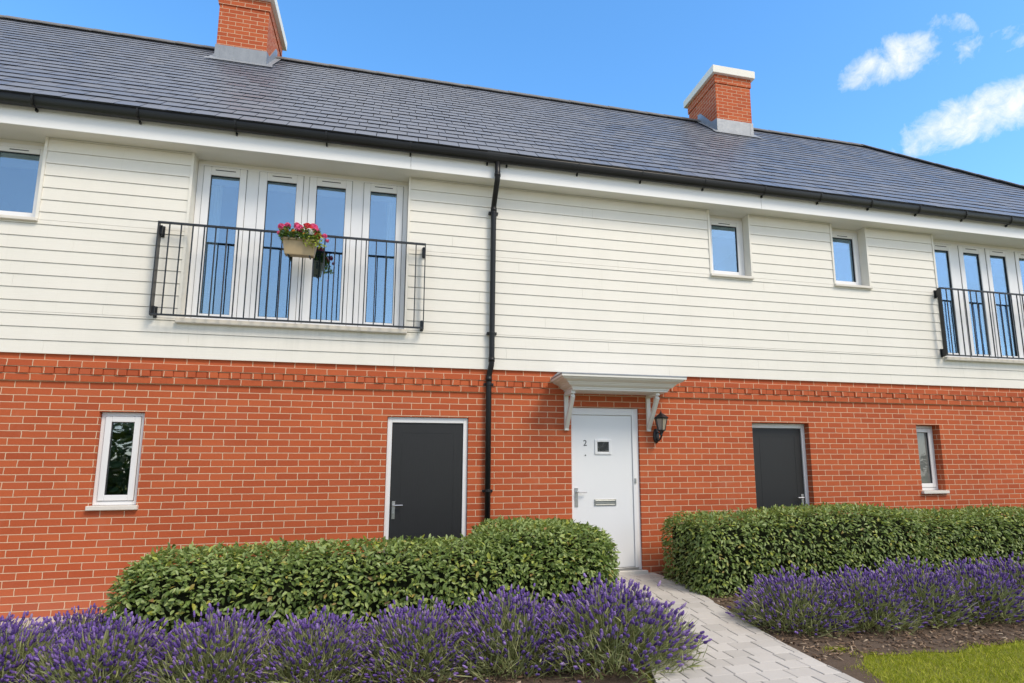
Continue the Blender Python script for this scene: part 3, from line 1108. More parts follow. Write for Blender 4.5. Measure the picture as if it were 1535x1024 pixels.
for xb in (2.157, 3.285):
    b = MB()
    w = .027
    b.box(xb - w, xb + w, -.038, -.001, 1.94, 2.417)
    b.box(xb - w, xb + w, -.345, -.0385, 2.378, 2.417)
    b.hexa([(xb - w * .9, -.0375, 1.965), (xb + w * .9, -.0375, 1.965), (xb + w * .9, -.0375, 2.035), (xb - w * .9, -.0375, 2.035),
            (xb - w * .9, -.345, 2.34), (xb + w * .9, -.345, 2.34), (xb + w * .9, -.305, 2.3775), (xb - w * .9, -.305, 2.3775)])
    b.build('canopy_bracket', SOFFIT, can, bevel=.004)

# ------------------------------------------------------------------ wall lantern
lan = empty('wall_lantern', (3.40, 0, 1.80))
tag(lan, 'black coach lantern fixed to the brick wall right of the white front door', 'lantern')
lx, ly = 3.405, -.150
m = MB()
n = 20
pl = [(.043 * math.cos(2 * math.pi * k / n), .098 * math.sin(2 * math.pi * k / n)) for k in range(n)]
vs, fs = [], []
for (s_, y_) in ((1., -.001), (1., -.012), (.8, -.022), (.4, -.027)):
    vs += [(3.392 + px_ * s_, y_, 1.885 + pz_ * s_) for px_, pz_ in pl]
for r in range(3):
    fs += [(r * n + k, r * n + (k + 1) % n, (r + 1) * n + (k + 1) % n, (r + 1) * n + k) for k in range(n)]
fs.append(tuple(range(3 * n, 4 * n)))
m.add(vs, fs)
m.build('backplate', BLACKM, lan, smooth=True)
m = MB()
m.tube([(3.392, -.02, 1.845), (3.394, -.06, 1.815), (3.398, -.11, 1.83), (lx, -.145, 1.875), (lx, ly, 1.925)], [.013, .012, .012, .013, .018], 10)
m.tube([(3.392, -.02, 1.92), (3.396, -.07, 1.925), (3.400, -.115, 1.90), (lx, -.14, 1.875)], .008, 8)
m.lathe(lx, ly, [(.012, 1.905), (.03, 1.915), (.022, 1.925), (.038, 1.935), (.046, 1.947)], 12)
m.build('arm', BLACKM, lan, smooth=True)
cg = MB()
zb_, zt_, rb_, rt_ = 1.948, 2.102, .050, .082
for k in range(6):
    an = 2 * math.pi * k / 6 + .3
    cg.tube([(lx + rb_ * math.cos(an), ly + rb_ * math.sin(an), zb_), (lx + rt_ * math.cos(an), ly + rt_ * math.sin(an), zt_)], .0052, 6)
for rr, zz in ((rb_ + .003, zb_), (rt_ + .004, zt_)):
    pts = [(lx + rr * math.cos(2 * math.pi * k / 6 + .3), ly + rr * math.sin(2 * math.pi * k / 6 + .3), zz) for k in range(7)]
    cg.tube(pts, .006, 6)
cg.build('cage', BLACKM, lan)
MB().lathe(lx, ly, [(rb_ - .003, zb_ + .002), (rt_ - .003, zt_ - .002)], 6, .3).build('lantern_glass', LAMPGLASS, lan)
rf = MB()
rf.lathe(lx, ly, [(.098, zt_), (.102, zt_ + .010), (.075, zt_ + .032), (.042, zt_ + .055), (.030, zt_ + .060), (.026, zt_ + .068)], 6, .3)
rf.lathe(lx, ly, [(.010, zt_ + .066), (.016, zt_ + .076), (.008, zt_ + .085), (.004, zt_ + .110)], 10)
rf.build('lantern_roof', BLACKM, lan)


# ------------------------------------------------------------------ balcony railings
def railing(x0, x1, label, nb, plate):
    r = empty('balcony_railing', ((x0 + x1) / 2, -.05, 3.14))
    tag(r, label, 'railing', 'black railings in front of the balcony doors')
    yf, zt, zb = -.162, 4.205, 3.148
    MB().box(x0, x1, yf - .012, yf + .012, zt - .012, zt + .012).build('top_rail', BLACKM, r, bevel=.002)
    MB().box(x0, x1, yf - .010, yf + .010, zb - .010, zb + .010).build('bottom_rail', BLACKM, r, bevel=.002)
    for k in range(1, nb):
        x = x0 + (x1 - x0) * k / nb
        b = MB()
        b.box(x - .0062, x + .0062, yf - .0062, yf + .0062, zb + .0105, zt - .0125)
        b.build('baluster', BLACKM, r)
    for xe, sg in ((x0, 1), (x1, -1)):
        MB().box(xe - .004 + .004 * sg, xe + .004 + .004 * sg, yf + .0125, yf + .055, zb - .012, zt + .012).build('end_post', BLACKM, r, bevel=.001)
        MB().box(xe - .006 + .006 * sg, xe + .006 + .006 * sg, yf - .0125, yf + (.085 if plate and sg > 0 else .0122), zb + .0125, zt - .0125).build('end_post', BLACKM, r, bevel=.001)
        for zc in (zt - .07, zb + .05):
            b = MB()
            b.box(xe - .005 + .02 * sg, xe + .005 + .02 * sg, yf + .056, -.048, zc - .06, zc + .06)
            b.box(xe + .0 * sg - .012 + .02 * sg, xe + .02 * sg + .012, yf + .045, yf + .058, zc - .05, zc + .05)
            b.box(xe - .018 + .02 * sg, xe + .018 + .02 * sg, -.058, -.043, zc - .065, zc + .065)
            b.build('wall_bracket', BLACKM, r, bevel=.002)
    return r


railing(-2.60, .335, 'black metal balcony railing with the planted flower box hung on it', 25, True)
railing(8.155, 10.85, 'black metal balcony railing at the right edge, without any flower box', 23, False)


# ------------------------------------------------------------------ leaf generators (numpy)
def leaves(P, A, Nn, L, Wd, fold=.18, curl=.12):
    """P base (n,3), A axis dir, Nn leaf normal hint, L,Wd arrays -> verts, faces"""
    A = A / np.linalg.norm(A, axis=1, keepdims=True)
    B = np.cross(A, Nn)
    B /= np.linalg.norm(B, axis=1, keepdims=True) + 1e-9
    Nn = np.cross(B, A)
    tmpl = [(0, 0, 0), (-.36, .22, fold), (-.46, .55, fold), (-.22, .85, fold * .5 - curl), (0, 1.0, -curl * 1.5), (.22, .85, fold * .5 - curl), (.46, .55, fold), (.36, .22, fold), (0, .3, 0), (0, .68, -curl * .4)]
    n = len(P)
    V = np.zeros((n, 10, 3))
    for i, (b, a, h) in enumerate(tmpl):
        V[:, i] = P + B * (b * Wd)[:, None] + A * (a * L)[:, None] + Nn * (h * Wd)[:, None]
    base = (np.arange(n) * 10)[:, None]
    tri = np.array([(0, 8, 1), (0, 7, 8), (3, 9, 4), (9, 5, 4)])
    quad = np.array([(1, 8, 9, 2), (8, 7, 6, 9), (2, 9, 3, 3), (9, 6, 5, 5)])
    tri = np.concatenate([tri, np.array([(2, 9, 3), (9, 6, 5)])])
    quad = quad[:2]
    T = (base[:, :, None] + tri[None]).reshape(-1, 3)
    Q = (base[:, :, None] + quad[None]).reshape(-1, 4)
    return V.reshape(-1, 3), T, Q


def unit(v):
    return v / (np.linalg.norm(v, axis=1, keepdims=True) + 1e-9)


def lump(P, seed, amp):
    r = np.random.default_rng(seed)
    out = np.zeros(len(P))
    for fq in (1.6, 2.9, 5.2, 9.):
        for _ in range(3):
            k = r.normal(size=3)
            k = k / np.linalg.norm(k) * fq
            out += np.sin(P @ k + r.uniform(0, 6.28)) / fq
    return out * amp


def rbox_sample(n, b, r, rng):
    """points and normals on a rounded box b=(x0,x1,y0,y1,z0,z1); no bottom"""
    x0, x1, y0, y1, z0, z1 = b
    areas = np.array([(x1 - x0) * (z1 - z0), (x1 - x0) * (z1 - z0), (y1 - y0) * (z1 - z0), (y1 - y0) * (z1 - z0), (x1 - x0) * (y1 - y0)])
    f = rng.choice(5, n, p=areas / areas.sum())
    u, v = rng.random(n), rng.random(n)
    P = np.zeros((n, 3))
    X, Y, Z = x0 + (x1 - x0) * u, y0 + (y1 - y0) * u, z0 + (z1 - z0) * v
    for k in range(5):
        m_ = f == k
        if k < 2:
            P[m_] = np.stack([X[m_], np.full(m_.sum(), (y0, y1)[k]), Z[m_]], 1)
        elif k < 4:
            P[m_] = np.stack([np.full(m_.sum(), (x0, x1)[k - 2]), Y[m_], Z[m_]], 1)
        else:
            P[m_] = np.stack([X[m_], (y0 + (y1 - y0) * v)[m_], np.full(m_.sum(), z1)], 1)
    lo, hi = np.array([x0 + r, y0 + r, z0]), np.array([x1 - r, y1 - r, z1 - r])
    Q = np.clip(P, lo, hi)
    Nn = unit(P - Q)
    return Q + Nn * r, Nn


def inside(P, b, m_):
    return (P[:, 0] > b[0] + m_) & (P[:, 0] < b[1] - m_) & (P[:, 1] > b[2] + m_) & (P[:, 1] < b[3] - m_) & (P[:, 2] < b[5] - m_)


def hedge(name, label, boxes, dens, seed, r=.2, lsize=.05):
    rng = np.random.default_rng(seed)
    c = boxes[0]
    h = empty(name, ((c[0] + c[1]) / 2, (c[2] + c[3]) / 2, c[4]))
    tag(h, label, 'hedge')
    VV, TT, QQ, off = [], [], [], 0
    for bi, b in enumerate(boxes):
        area = 2 * (b[1] - b[0] + b[3] - b[2]) * (b[5] - b[4]) + (b[1] - b[0]) * (b[3] - b[2])
        n = int(area * dens)
        P, Nn = rbox_sample(n, b, r, rng)
        # nearer the camera side keeps all its leaves, the hidden back side half
        keep = (Nn[:, 1] < .5) | (rng.random(n) < .5)
        for bj, b2 in enumerate(boxes):
            if bj != bi:
                keep &= ~inside(P, b2, .06)
        P, Nn = P[keep], Nn[keep]
        n = len(P)
        depth = rng.exponential(.048, n) - .026
        P = P + Nn * (lump(P, seed + 3, .026) - depth + .0)[:, None]
        topn = np.clip(Nn[:, 2], 0, 1)
        rnd = rng.normal(size=(n, 3))
        upv = np.array([0, 0, 1.])
        A = Nn * (.55 - .5 * topn)[:, None] + rnd * .55 * np.array([1, 1, .6]) + upv * (topn * .16 - (1 - topn) * .42)[:, None]
        LN = Nn * .9 + upv * .75 + rng.normal(size=(n, 3)) * .38
        L = lsize * rng.uniform(.65, 1.25, n)
        V, T, Q = leaves(P, A, LN, L, L * rng.uniform(.42, .56, n))
        VV.append(V)
        TT.append(T + off)
        QQ.append(Q + off)
        off += len(V)
        # sprigs sticking out
        m_ = int(area * 11)
        P, Nn = rbox_sample(m_, b, r, rng)
        keep = np.ones(m_, bool)
        for bj, b2 in enumerate(boxes):
            if bj != bi:
                keep &= ~inside(P, b2, .02)
        P, Nn = P[keep], Nn[keep]
        for q in range(5):
            Pq = P + Nn * (lump(P, seed + 3, .026) + .012 * q)[:, None] + rng.normal(size=P.shape) * .006
            A = Nn * .8 + rng.normal(size=P.shape) * .6 + np.array([0, 0, .35])
            L = lsize * rng.uniform(.55, .95, len(P))
            V, T, Q = leaves(Pq, A, Nn + rng.normal(size=P.shape) * .5 + np.array([0, 0, .8]), L, L * .45)
            VV.append(V)
            TT.append(T + off)
            QQ.append(Q + off)
            off += len(V)
    np_mesh('foliage', np.concatenate(VV), [np.concatenate(TT), np.concatenate(QQ)], HEDGE, h)
    # dark solid core in twig colour, added to block light through the leaves
    core = MB()
    for b in boxes:
        ins = .085
        x0, x1, y0, y1, z1 = b[0] + ins, b[1] - ins, b[2] + ins, b[3] - ins, b[5] - ins
        bm = bmesh.new()
        bmesh.ops.create_cube(bm, size=2.)
        bmesh.ops.subdivide_edges(bm, edges=bm.edges[:], cuts=9, use_grid_fill=True)
        rr = max(.02, r - ins)
        o = len(core.v)
        for v in bm.verts:
            p = np.array([[x0 + (x1 - x0) * (v.co.x + 1) / 2, y0 + (y1 - y0) * (v.co.y + 1) / 2, b[4] + (z1 - b[4]) * (v.co.z + 1) / 2]])
            q = np.clip(p, [x0 + rr, y0 + rr, b[4]], [x1 - rr, y1 - rr, z1 - rr])
            dd = p - q
            nn = dd / (np.linalg.norm(dd) + 1e-9)
            p = q + nn * min(rr, np.linalg.norm(dd)) + nn * lump(p, seed + 3, .026)[0]
            core.v.append(tuple(p[0]))
        core.f += [tuple(o + v.index for v in f_.verts) for f_ in bm.faces]
        bm.free()
    core.build('light_blocking_core', CORE, h, smooth=True)
    return h


hedge('clipped_hedge', 'clipped green hedge left of the path, turning back towards the white front door',
      [(-2.03, 2.12, -2.10, -1.22, .0, .745), (.86, 2.17, -2.0, -.34, .05, .885)], 2000, 21, r=.30, lsize=.055)
hedge('clipped_hedge', 'long straight green hedge right of the path, below the right store door',
      [(3.25, 6.2, -1.42, -.28, .0, .905), (5.9, 12.5, -1.40, -.30, .0, .865)], 1700, 33, r=.22, lsize=.051)


# ------------------------------------------------------------------ lavender
def lavender_meshes(seed):
    rng = np.random.default_rng(seed)
    R, Hm = .42, .31
    # foliage: thin blades fanning out of the crown
    n = 5200
    az = rng.uniform(0, 2 * math.pi, n)
    el = np.arcsin(rng.uniform(.02, 1., n))
    d = np.stack([np.cos(az) * np.cos(el), np.sin(az) * np.cos(el), np.sin(el)], 1)
    t = rng.uniform(.45, 1.0, n)
    P = d * np.array([R, R, Hm]) * t[:, None] + np.stack([rng.normal(size=n) * .02, rng.normal(size=n) * .02, np.zeros(n)], 1)
    A = unit(d * np.array([.8, .8, .8]) + np.array([0, 0, .65]) + rng.normal(size=(n, 3)) * .28)
    L = rng.uniform(.045, .10, n)
    Bv = unit(np.cross(A, rng.normal(size=(n, 3))))
    w = rng.uniform(.0018, .0034, n)
    bend = rng.normal(size=(n, 3)) * .012
    V = np.stack([P - Bv * w[:, None], P + Bv * w[:, None], P + A * (L * .55)[:, None] + Bv * w[:, None] * 1.1 + bend, P + A * (L * .55)[:, None] - Bv * w[:, None] * 1.1 + bend, P + A * L[:, None] + bend * 2.2], 1)
    b0 = (np.arange(n) * 5)[:, None]
    Q = (b0 + np.array([[0, 1, 2, 3]]))
    T = (b0 + np.array([[3, 2, 4]]))
    Vs, Qs, Ts, off = [V.reshape(-1, 3)], [Q], [T], n * 5
    # flower stems
    k = 1050
    az = rng.uniform(0, 2 * math.pi, k)
    el = np.arcsin(rng.uniform(.0, 1., k) ** .72)
    d = np.stack([np.cos(az) * np.cos(el), np.sin(az) * np.cos(el), np.sin(el)], 1)
    P0 = d * np.array([R, R, Hm]) * rng.uniform(.55, .95, k)[:, None]
    A = unit(d * np.array([.75, .75, .8]) + np.array([0, 0, .45]) + rng.normal(size=(k, 3)) * .13)
    L = rng.uniform(.05, .12, k) + .10 * np.sin(el) ** 2 * rng.random(k)
    sag = np.array([0, 0, -1.]) * (L * L * 1.3 * (1 - el / 1.6))[:, None]
    P1 = P0 + A * (L * .6)[:, None] + sag * .3
    P2 = P0 + A * L[:, None] + sag
    Bv = unit(np.cross(A, rng.normal(size=(k, 3))))
    w = .0021
    V = np.stack([P0 - Bv * w, P0 + Bv * w, P1 + Bv * w, P1 - Bv * w, P2 + Bv * w * .8, P2 - Bv * w * .8], 1)
    b0 = (np.arange(k) * 6)[:, None]
    Qs.append((b0 + off + np.array([[0, 1, 2, 3]])))
    Qs.append((b0 + off + np.array([[3, 2, 4, 5]])))
    Vs.append(V.reshape(-1, 3))
    fol = (np.concatenate(Vs), [np.concatenate(Ts), np.concatenate(Qs)])
    # heads: whorled spindles
    ax = unit(P2 - P1)
    prof = [(0, .35), (.12, .9), (.22, .72), (.36, 1.05), (.47, .78), (.62, .95), (.73, .66), (.88, .6), (1., .12)]
    ns = 5
    hl = rng.uniform(.022, .046, k)
    hr = rng.uniform(.0064, .0096, k)
    e1 = unit(np.cross(ax, rng.normal(size=(k, 3))))
    e2 = np.cross(ax, e1)
    m_ = len(prof)
    V = np.zeros((k, m_ * ns, 3))
    for i, (s, rr) in enumerate(prof):
        for j in range(ns):
            an = 2 * math.pi * j / ns + (i % 2) * .63
            jit = rng.uniform(.75, 1.25, k)
            V[:, i * ns + j] = P2 + ax * (s * hl)[:, None] + (e1 * math.cos(an) + e2 * math.sin(an)) * (hr * rr * jit)[:, None]
    qd = [(i * ns + j, i * ns + (j + 1) % ns, (i + 1) * ns + (j + 1) % ns, (i + 1) * ns + j) for i in range(m_ - 1) for j in range(ns)]
    Q = ((np.arange(k) * m_ * ns)[:, None, None] + np.array(qd)[None]).reshape(-1, 4)
    return fol, (V.reshape(-1, 3), [Q])


lav_protos = []
for sd in (5, 6, 7, 8):
    fol, fl = lavender_meshes(sd)
    a = np_mesh('foliage', fol[0], fol[1], LAVLEAF)
    b = np_mesh('flower_spikes', fl[0], fl[1], LAVFLOWER)
    b['kind'] = 'stuff'
    lav_protos.append((a, b))

LG, RG = 'lavender bushes in the bed left of the path', 'lavender bushes in the bed right of the path'
LAV = [(1.68, -2.86, 1.54, LG, 'big rounded lavender bush spilling over the left edge of the paved path'),
       (.93, -2.72, 1.30, LG, 'lavender bush just left of the big rounded one by the path'),
       (.24, -2.70, 1.16, LG, 'lavender bush in front of the hedge, below the left store door'),
       (-.46, -2.68, 1.08, LG, 'lavender bush in front of the hedge, just left of the left store door'),
       (-1.10, -2.66, 1.14, LG, 'lavender bush before the middle of the left hedge, right of the narrow window'),
       (-1.76, -2.64, 1.16, LG, 'lavender bush in front of the left end of the left hedge'),
       (-2.42, -2.50, 1.14, LG, 'lavender bush beside the bare brick wall, nearest the left picture edge'),
       (-2.25, -1.86, .96, LG, 'lavender bush tucked behind the others at the left end of the hedge'),
       (-2.95, -1.90, 1.02, LG, 'lavender bush nearest the pale paving along the brick wall'),
       (1.92, -2.40, .98, LG, 'small lavender bush at the right front corner of the left hedge'),
       (3.66, -2.38, 1.22, RG, 'lavender bush leaning over the right edge of the paved path'),
       (4.28, -2.46, 1.20, RG, 'second lavender bush from the path in the right bed'),
       (4.92, -2.42, 1.22, RG, 'third lavender bush from the path in the right bed'),
       (5.56, -2.48, 1.22, RG, 'fourth lavender bush from the path in the right bed'),
       (6.20, -2.42, 1.24, RG, 'fifth lavender bush from the path in the right bed'),
       (6.86, -2.46, 1.24, RG, 'sixth lavender bush from the path, below the right ground floor window'),
       (7.52, -2.42, 1.24, RG, 'lavender bush nearest the right picture edge')]
used = set()
for i, (x, y, s, grp, lab) in enumerate(LAV):
    t = empty('lavender_bush', (x, y, gz(x, y) - .01))
    t.scale = (s, s, s ** .65 * (.92 + .1 * random.random()))
    t.rotation_euler = (0, 0, random.uniform(0, 6.28))
    tag(t, lab, 'lavender', grp)
    pi = (i * 3 + 1) % 4
    for src in lav_protos[pi]:
        if pi in used:
            o = src.copy()
            COL.objects.link(o)
        else:
            o = src
        o.parent = t
    used.add(pi)


# ------------------------------------------------------------------ flower box on the railing
fb = empty('flower_box', (-1.09, -.20, 3.92))
tag(fb, 'tan plastic flower box of red, pink and white geraniums hung on the balcony railing', 'flower box')
m = MB()
tx0, tx1, ty0, ty1, tz0, tz1 = -1.285, -.915, -.315, -.178, 3.905, 4.085
ins = .028
m.hexa([(tx0 + ins, ty0 + ins, tz0), (tx1 - ins, ty0 + ins, tz0), (tx1 - ins, ty1 - .01, tz0), (tx0 + ins, ty1 - .01, tz0), (tx0, ty0, tz1), (tx1, ty0, tz1), (tx1, ty1, tz1), (tx0, ty1, tz1)])
m.build('trough', TROUGH, fb, bevel=.008)
m = MB().frame(tx0 - .012, tx1 + .012, 0, 1, 0, 1, .02)
rimv = MB()
rimv.box(tx0 - .012, tx1 + .012, ty0 - .012, ty0 + .008, tz1 - .014, tz1 + .012)
rimv.box(tx0 - .012, tx1 + .012, ty1 - .008, ty1 + .002, tz1 - .014, tz1 + .012)
rimv.box(tx0 - .012, tx0 + .008, ty0 + .008, ty1 - .008, tz1 - .014, tz1 + .012)
rimv.box(tx1 - .008, tx1 + .012, ty0 + .008, ty1 - .008, tz1 - .014, tz1 + .012)
rimv.build('rim', TROUGH, fb, bevel=.003)
sl_ = MB().box(tx0 + .008, tx1 - .008, ty0 + .009, ty1 - .009, tz1 - .02, tz1 + .002)
sl_.build('potting_soil', SOIL, fb)
hk = MB()
for hx in (tx0 + .07, tx1 - .07):
    hk.box(hx - .008, hx + .008, -.1825, -.1785, tz1 - .1, 4.22)
    hk.box(hx - .008, hx + .008, -.1785, -.140, 4.2175, 4.2215)
    hk.box(hx - .008, hx + .008, ty0 + .02, -.186, tz0 - .012, tz0 - .0005)
hk.build('hook', BLACKM, fb)
rng = np.random.default_rng(3)
n = 820
P = np.stack([rng.uniform(tx0 - .03, tx1 + .03, n), rng.uniform(ty0 - .05, ty1 + .02, n), tz1 + rng.beta(1.3, 1.6, n) * .15 - .02], 1)
A = np.stack([(P[:, 0] + 1.10) * 1.5, (P[:, 1] + .25) * 4, np.full(n, .25)], 1) + rng.normal(size=(n, 3)) * .5
V, T, Q = leaves(P, A, np.array([[0, -.5, 1.]]) + rng.normal(size=(n, 3)) * .4, rng.uniform(.022, .042, n), rng.uniform(.02, .036, n))
np_mesh('foliage', V, [T, Q], GERAN, fb)
n = 150
P = np.stack([rng.uniform(tx1 - .16, tx1 + .05, n), rng.uniform(ty0 - .06, ty0 + .03, n), tz1 + rng.uniform(-.09, .07, n)], 1)
P[:, 0] += np.clip((tz1 - P[:, 2]), 0, 1) * .6
A = np.array([[.5, -.4, -.35]]) + rng.normal(size=(n, 3)) * .5
V, T, Q = leaves(P, A, np.array([[0, -.7, .8]]) + rng.normal(size=(n, 3)) * .3, rng.uniform(.02, .036, n), rng.uniform(.018, .028, n))
np_mesh('trailing_leaves', V, [T, Q], LIME, fb)


def flower(x, y, z, r, m_, npet=34):
    d = unit(rng.normal(size=(npet, 3)) * np.array([1, 1, .75]) + np.array([0, -.35, .35]))
    P = np.array([[x, y, z]]) + d * r * .55
    A = unit(np.cross(d, rng.normal(size=(npet, 3)))) + d * .35
    V, T, Q = leaves(P - A * r * .22, A, d, np.full(npet, r * .75), np.full(npet, r * .8), fold=.1, curl=.1)
    return np_mesh('flower_head', V, [T, Q], m_, fb)


for (x, y, z, r, m_) in [(-1.305, -.27, 4.215, .036, PINK), (-1.245, -.25, 4.245, .030, PINK), (-1.145, -.24, 4.262, .030, PINK), (-1.115, -.29, 4.205, .044, PINK), (-1.03, -.25, 4.255, .036, RED),
                         (-1.005, -.29, 4.215, .040, RED), (-.965, -.25, 4.245, .044, PINK), (-.935, -.28, 4.195, .038, PINK), (-.995, -.32, 4.165, .036, WHITEF), (-.965, -.33, 4.145, .030, WHITEF), (-.905, -.31, 4.135, .036, RED),
                         (-.835, -.26, 4.150, .026, PINK), (-1.33, -.26, 4.145, .022, PINK), (-1.245, -.31, 4.165, .022, ORANGE), (-1.165, -.33, 4.15, .020, ORANGE), (-1.12, -.335, 4.115, .015, WHITEF), (-1.05, -.33, 4.13, .018, ORANGE), (-1.065, -.22, 4.285, .014, RED), (-.80, -.28, 4.09, .018, PINK)]:
    flower(x, y, z + .014, r * 1.55, m_)

# ------------------------------------------------------------------ ground
xs = [-160, -60, -25] + [-12 + .4 * k for k in range(71)] + [25, 60, 160]
ys = [-160, -60, -25] + [-12 + .3 * k for k in range(42)] + [1.0, 30, 160]
gv, gf = [], []
for y in ys:
    for x in xs:
        gv.append((x, y, (gz(x, y) if abs(x) < 20 and -13 < y < 1 else 0) - .004))
nx = len(xs)
for j in range(len(ys) - 1):
    for i in range(nx - 1):
        gf.append((j * nx + i, j * nx + i + 1, (j + 1) * nx + i + 1, (j + 1) * nx + i))
g = MB()
g.add(gv, gf)
tag(g.build('lawn', LAWN), kind='structure')


def strip(name, m_, stations, dz, kind='structure', nv=8):
    """stations: list of (x, y0, y1)"""
    mb = MB()
    rows = []
    for x, a, b in stations:
        rows.append([(x, a + (b - a) * k / nv, gz(x, a + (b - a) * k / nv) + dz) for k in range(nv + 1)])
    vs = [p for r in rows for p in r]
    k_ = nv + 1
    fs = [(i * k_ + j, (i + 1) * k_ + j, (i + 1) * k_ + j + 1, i * k_ + j + 1) for i in range(len(rows) - 1) for j in range(nv)]
    mb.add(vs, fs)
    return tag(mb.build(name, m_), kind=kind)


def xl(y):      # left path edge
    return 2.24 - .06 * min(1, -y) if y > -1.8 else 2.18 - .52 * S((-1.8 - y) / 2.4) - .10 * max(0, -y - 3.6)


def xr(y):      # right path edge
    return 3.30 + .03 * S(-y) - .25 * max(0., (-y - .9)) * .33 if y > -4 else 3.075 - .06 * (-4 - y)


def jit(x, s):
    return .05 * math.sin(x * 5.1 + s) + .035 * math.sin(x * 11.7 + 2 * s)


strip('left_flower_bed', SOIL, [(-9 + .15 * k, -3.9 + jit(-9 + .15 * k, 1), -.42) for k in range(71)] + [(1.63, -3.75, -.42), (1.75, -3.4, -.42), (1.98, -2.9, -.42), (2.12, -2.55, -.05), (2.22, -1.9, -.02)], .004)
strip('right_flower_bed', SOIL, [(2.98, -5.6, -4.5), (3.06, -5.0, -3.8), (3.14, -4.35, -3.2), (3.2, -4.05, -2.4), (3.26, -3.84, -1.6), (3.3, -3.72, -.02), (3.4, -3.52, -.01), (3.52, -3.38, -.01)] + [(3.64 + .12 * k, -3.38 + jit(3.64 + .12 * k, 2), -.01) for k in range(88)], .004)
strip('paving_strip', PALE, [(-9, -.92, -.002), (-2.35, -.92, -.002)], .012)

# path: sand bed with individual pavers
mb = MB()
py = [0.0 - .25 * k for k in range(49)]
vs = []
for y in py:
    vs += [(xl(y) - .005, y - .003, gz(xl(y), y) + .009), (xr(y) + .005, y - .003, gz(xr(y), y) + .009)]
mb.add(vs, [(2 * i + 1, 2 * i, 2 * i + 2, 2 * i + 3) for i in range(len(py) - 1)])
pth = tag(mb.build('path', JOINT), kind='structure')


def clip(poly, inside_f, inter):
    out = []
    for i in range(len(poly)):
        a, b = poly[i], poly[(i + 1) % len(poly)]
        ia, ib = inside_f(a), inside_f(b)
        if ia:
            out.append(a)
        if ia != ib:
            out.append(inter(a, b))
    return out


pv = MB()
y = -.004
ri = 0
while y > -11:
    rowd = .175
    y0, y1 = y - rowd + .004, y - .004
    x = 1.0 - random.uniform(0, .2)
    ym = (y0 + y1) / 2
    while x < 3.9:
        w = random.choice((.145, .175, .175, .215))
        poly = [(x + .004, y0), (x + w - .004, y0), (x + w - .004, y1), (x + .004, y1)]

        def cutter(fn, sg):
            def ins(p):
                return sg * (p[0] - fn(p[1])) >= 0

            def inter(a, b):
                lo, hi = 0., 1.
                ia = ins(a)
                for _ in range(20):
                    t = (lo + hi) / 2
                    q = (a[0] + (b[0] - a[0]) * t, a[1] + (b[1] - a[1]) * t)
                    if ins(q) == ia:
                        lo = t
                    else:
                        hi = t
                return q
            return ins, inter
        poly = clip(poly, *cutter(lambda t: xl(t) + .004, 1))
        if len(poly) >= 3:
            poly = clip(poly, *cutter(lambda t: xr(t) - .004, -1))
        if len(poly) >= 3:
            ar = abs(sum(poly[i][0] * poly[(i + 1) % len(poly)][1] - poly[(i + 1) % len(poly)][0] * poly[i][1] for i in range(len(poly)))) / 2
            if ar > .0009:
                h = .019 + random.uniform(-.0018, .0018)
                tx, ty = random.uniform(-.006, .006), random.uniform(-.006, .006)
                cx_, cy2 = sum(p[0] for p in poly) / len(poly), sum(p[1] for p in poly) / len(poly)
                k = len(poly)
                low = [(p[0], p[1], gz(p[0], p[1]) + .002) for p in poly]
                mid = [(p[0], p[1], gz(p[0], p[1]) + h - .004 + (p[0] - cx_) * tx + (p[1] - cy2) * ty) for p in poly]
                sc = .955
                top = [(cx_ + (p[0] - cx_) * sc, cy2 + (p[1] - cy2) * sc, gz(p[0], p[1]) + h + (p[0] - cx_) * tx + (p[1] - cy2) * ty) for p in poly]
                pv.add(low + mid + top, [(i, (i + 1) % k, k + (i + 1) % k, k + i) for i in range(k)] + [(k + i, k + (i + 1) % k, 2 * k + (i + 1) % k, 2 * k + i) for i in range(k)] + [tuple(range(2 * k, 3 * k))])
        x += w
    y -= rowd
    ri += 1
po = pv.build('pavers', PAVER, pth)

strip('bounce_paving', PALE, [(-60, -17, -7.2), (-12, -17, -7.2), (-6, -17, -7.2), (0, -17, -7.2), (6, -17, -7.2), (12, -17, -7.2), (60, -17, -7.2)], .012)  # unseen pale sheet added behind the camera to bounce light up to the soffit

# bark mulch over the beds
rng = np.random.default_rng(77)


def scatter_chips(n, fx, seed):
    r = np.random.default_rng(seed)
    P = fx(r, n)
    n = len(P)
    A = unit(r.normal(size=(n, 3)) * np.array([1, 1, .28]))
    L, Wd = r.uniform(.02, .06, n), r.uniform(.007, .018, n)
    B = unit(np.cross(A, np.array([[0, 0, 1.]]) + r.normal(size=(n, 3)) * .35))
    Nn = np.cross(B, A)
    V = np.stack([P - A * L[:, None] / 2 - B * Wd[:, None] / 2, P + A * L[:, None] / 2 - B * Wd[:, None] * .3, P + A * L[:, None] / 2 + B * Wd[:, None] * .35, P - A * L[:, None] / 2 + B * Wd[:, None] / 2], 1)
    V2 = V + (Nn * .005)[:, None, :]
    VV = np.concatenate([V, V2], 1)
    fa = np.array([(4, 5, 6, 7), (0, 1, 5, 4), (1, 2, 6, 5), (2, 3, 7, 6), (3, 0, 4, 7)])
    Q = ((np.arange(n) * 8)[:, None, None] + fa[None]).reshape(-1, 4)
    return VV.reshape(-1, 3), Q


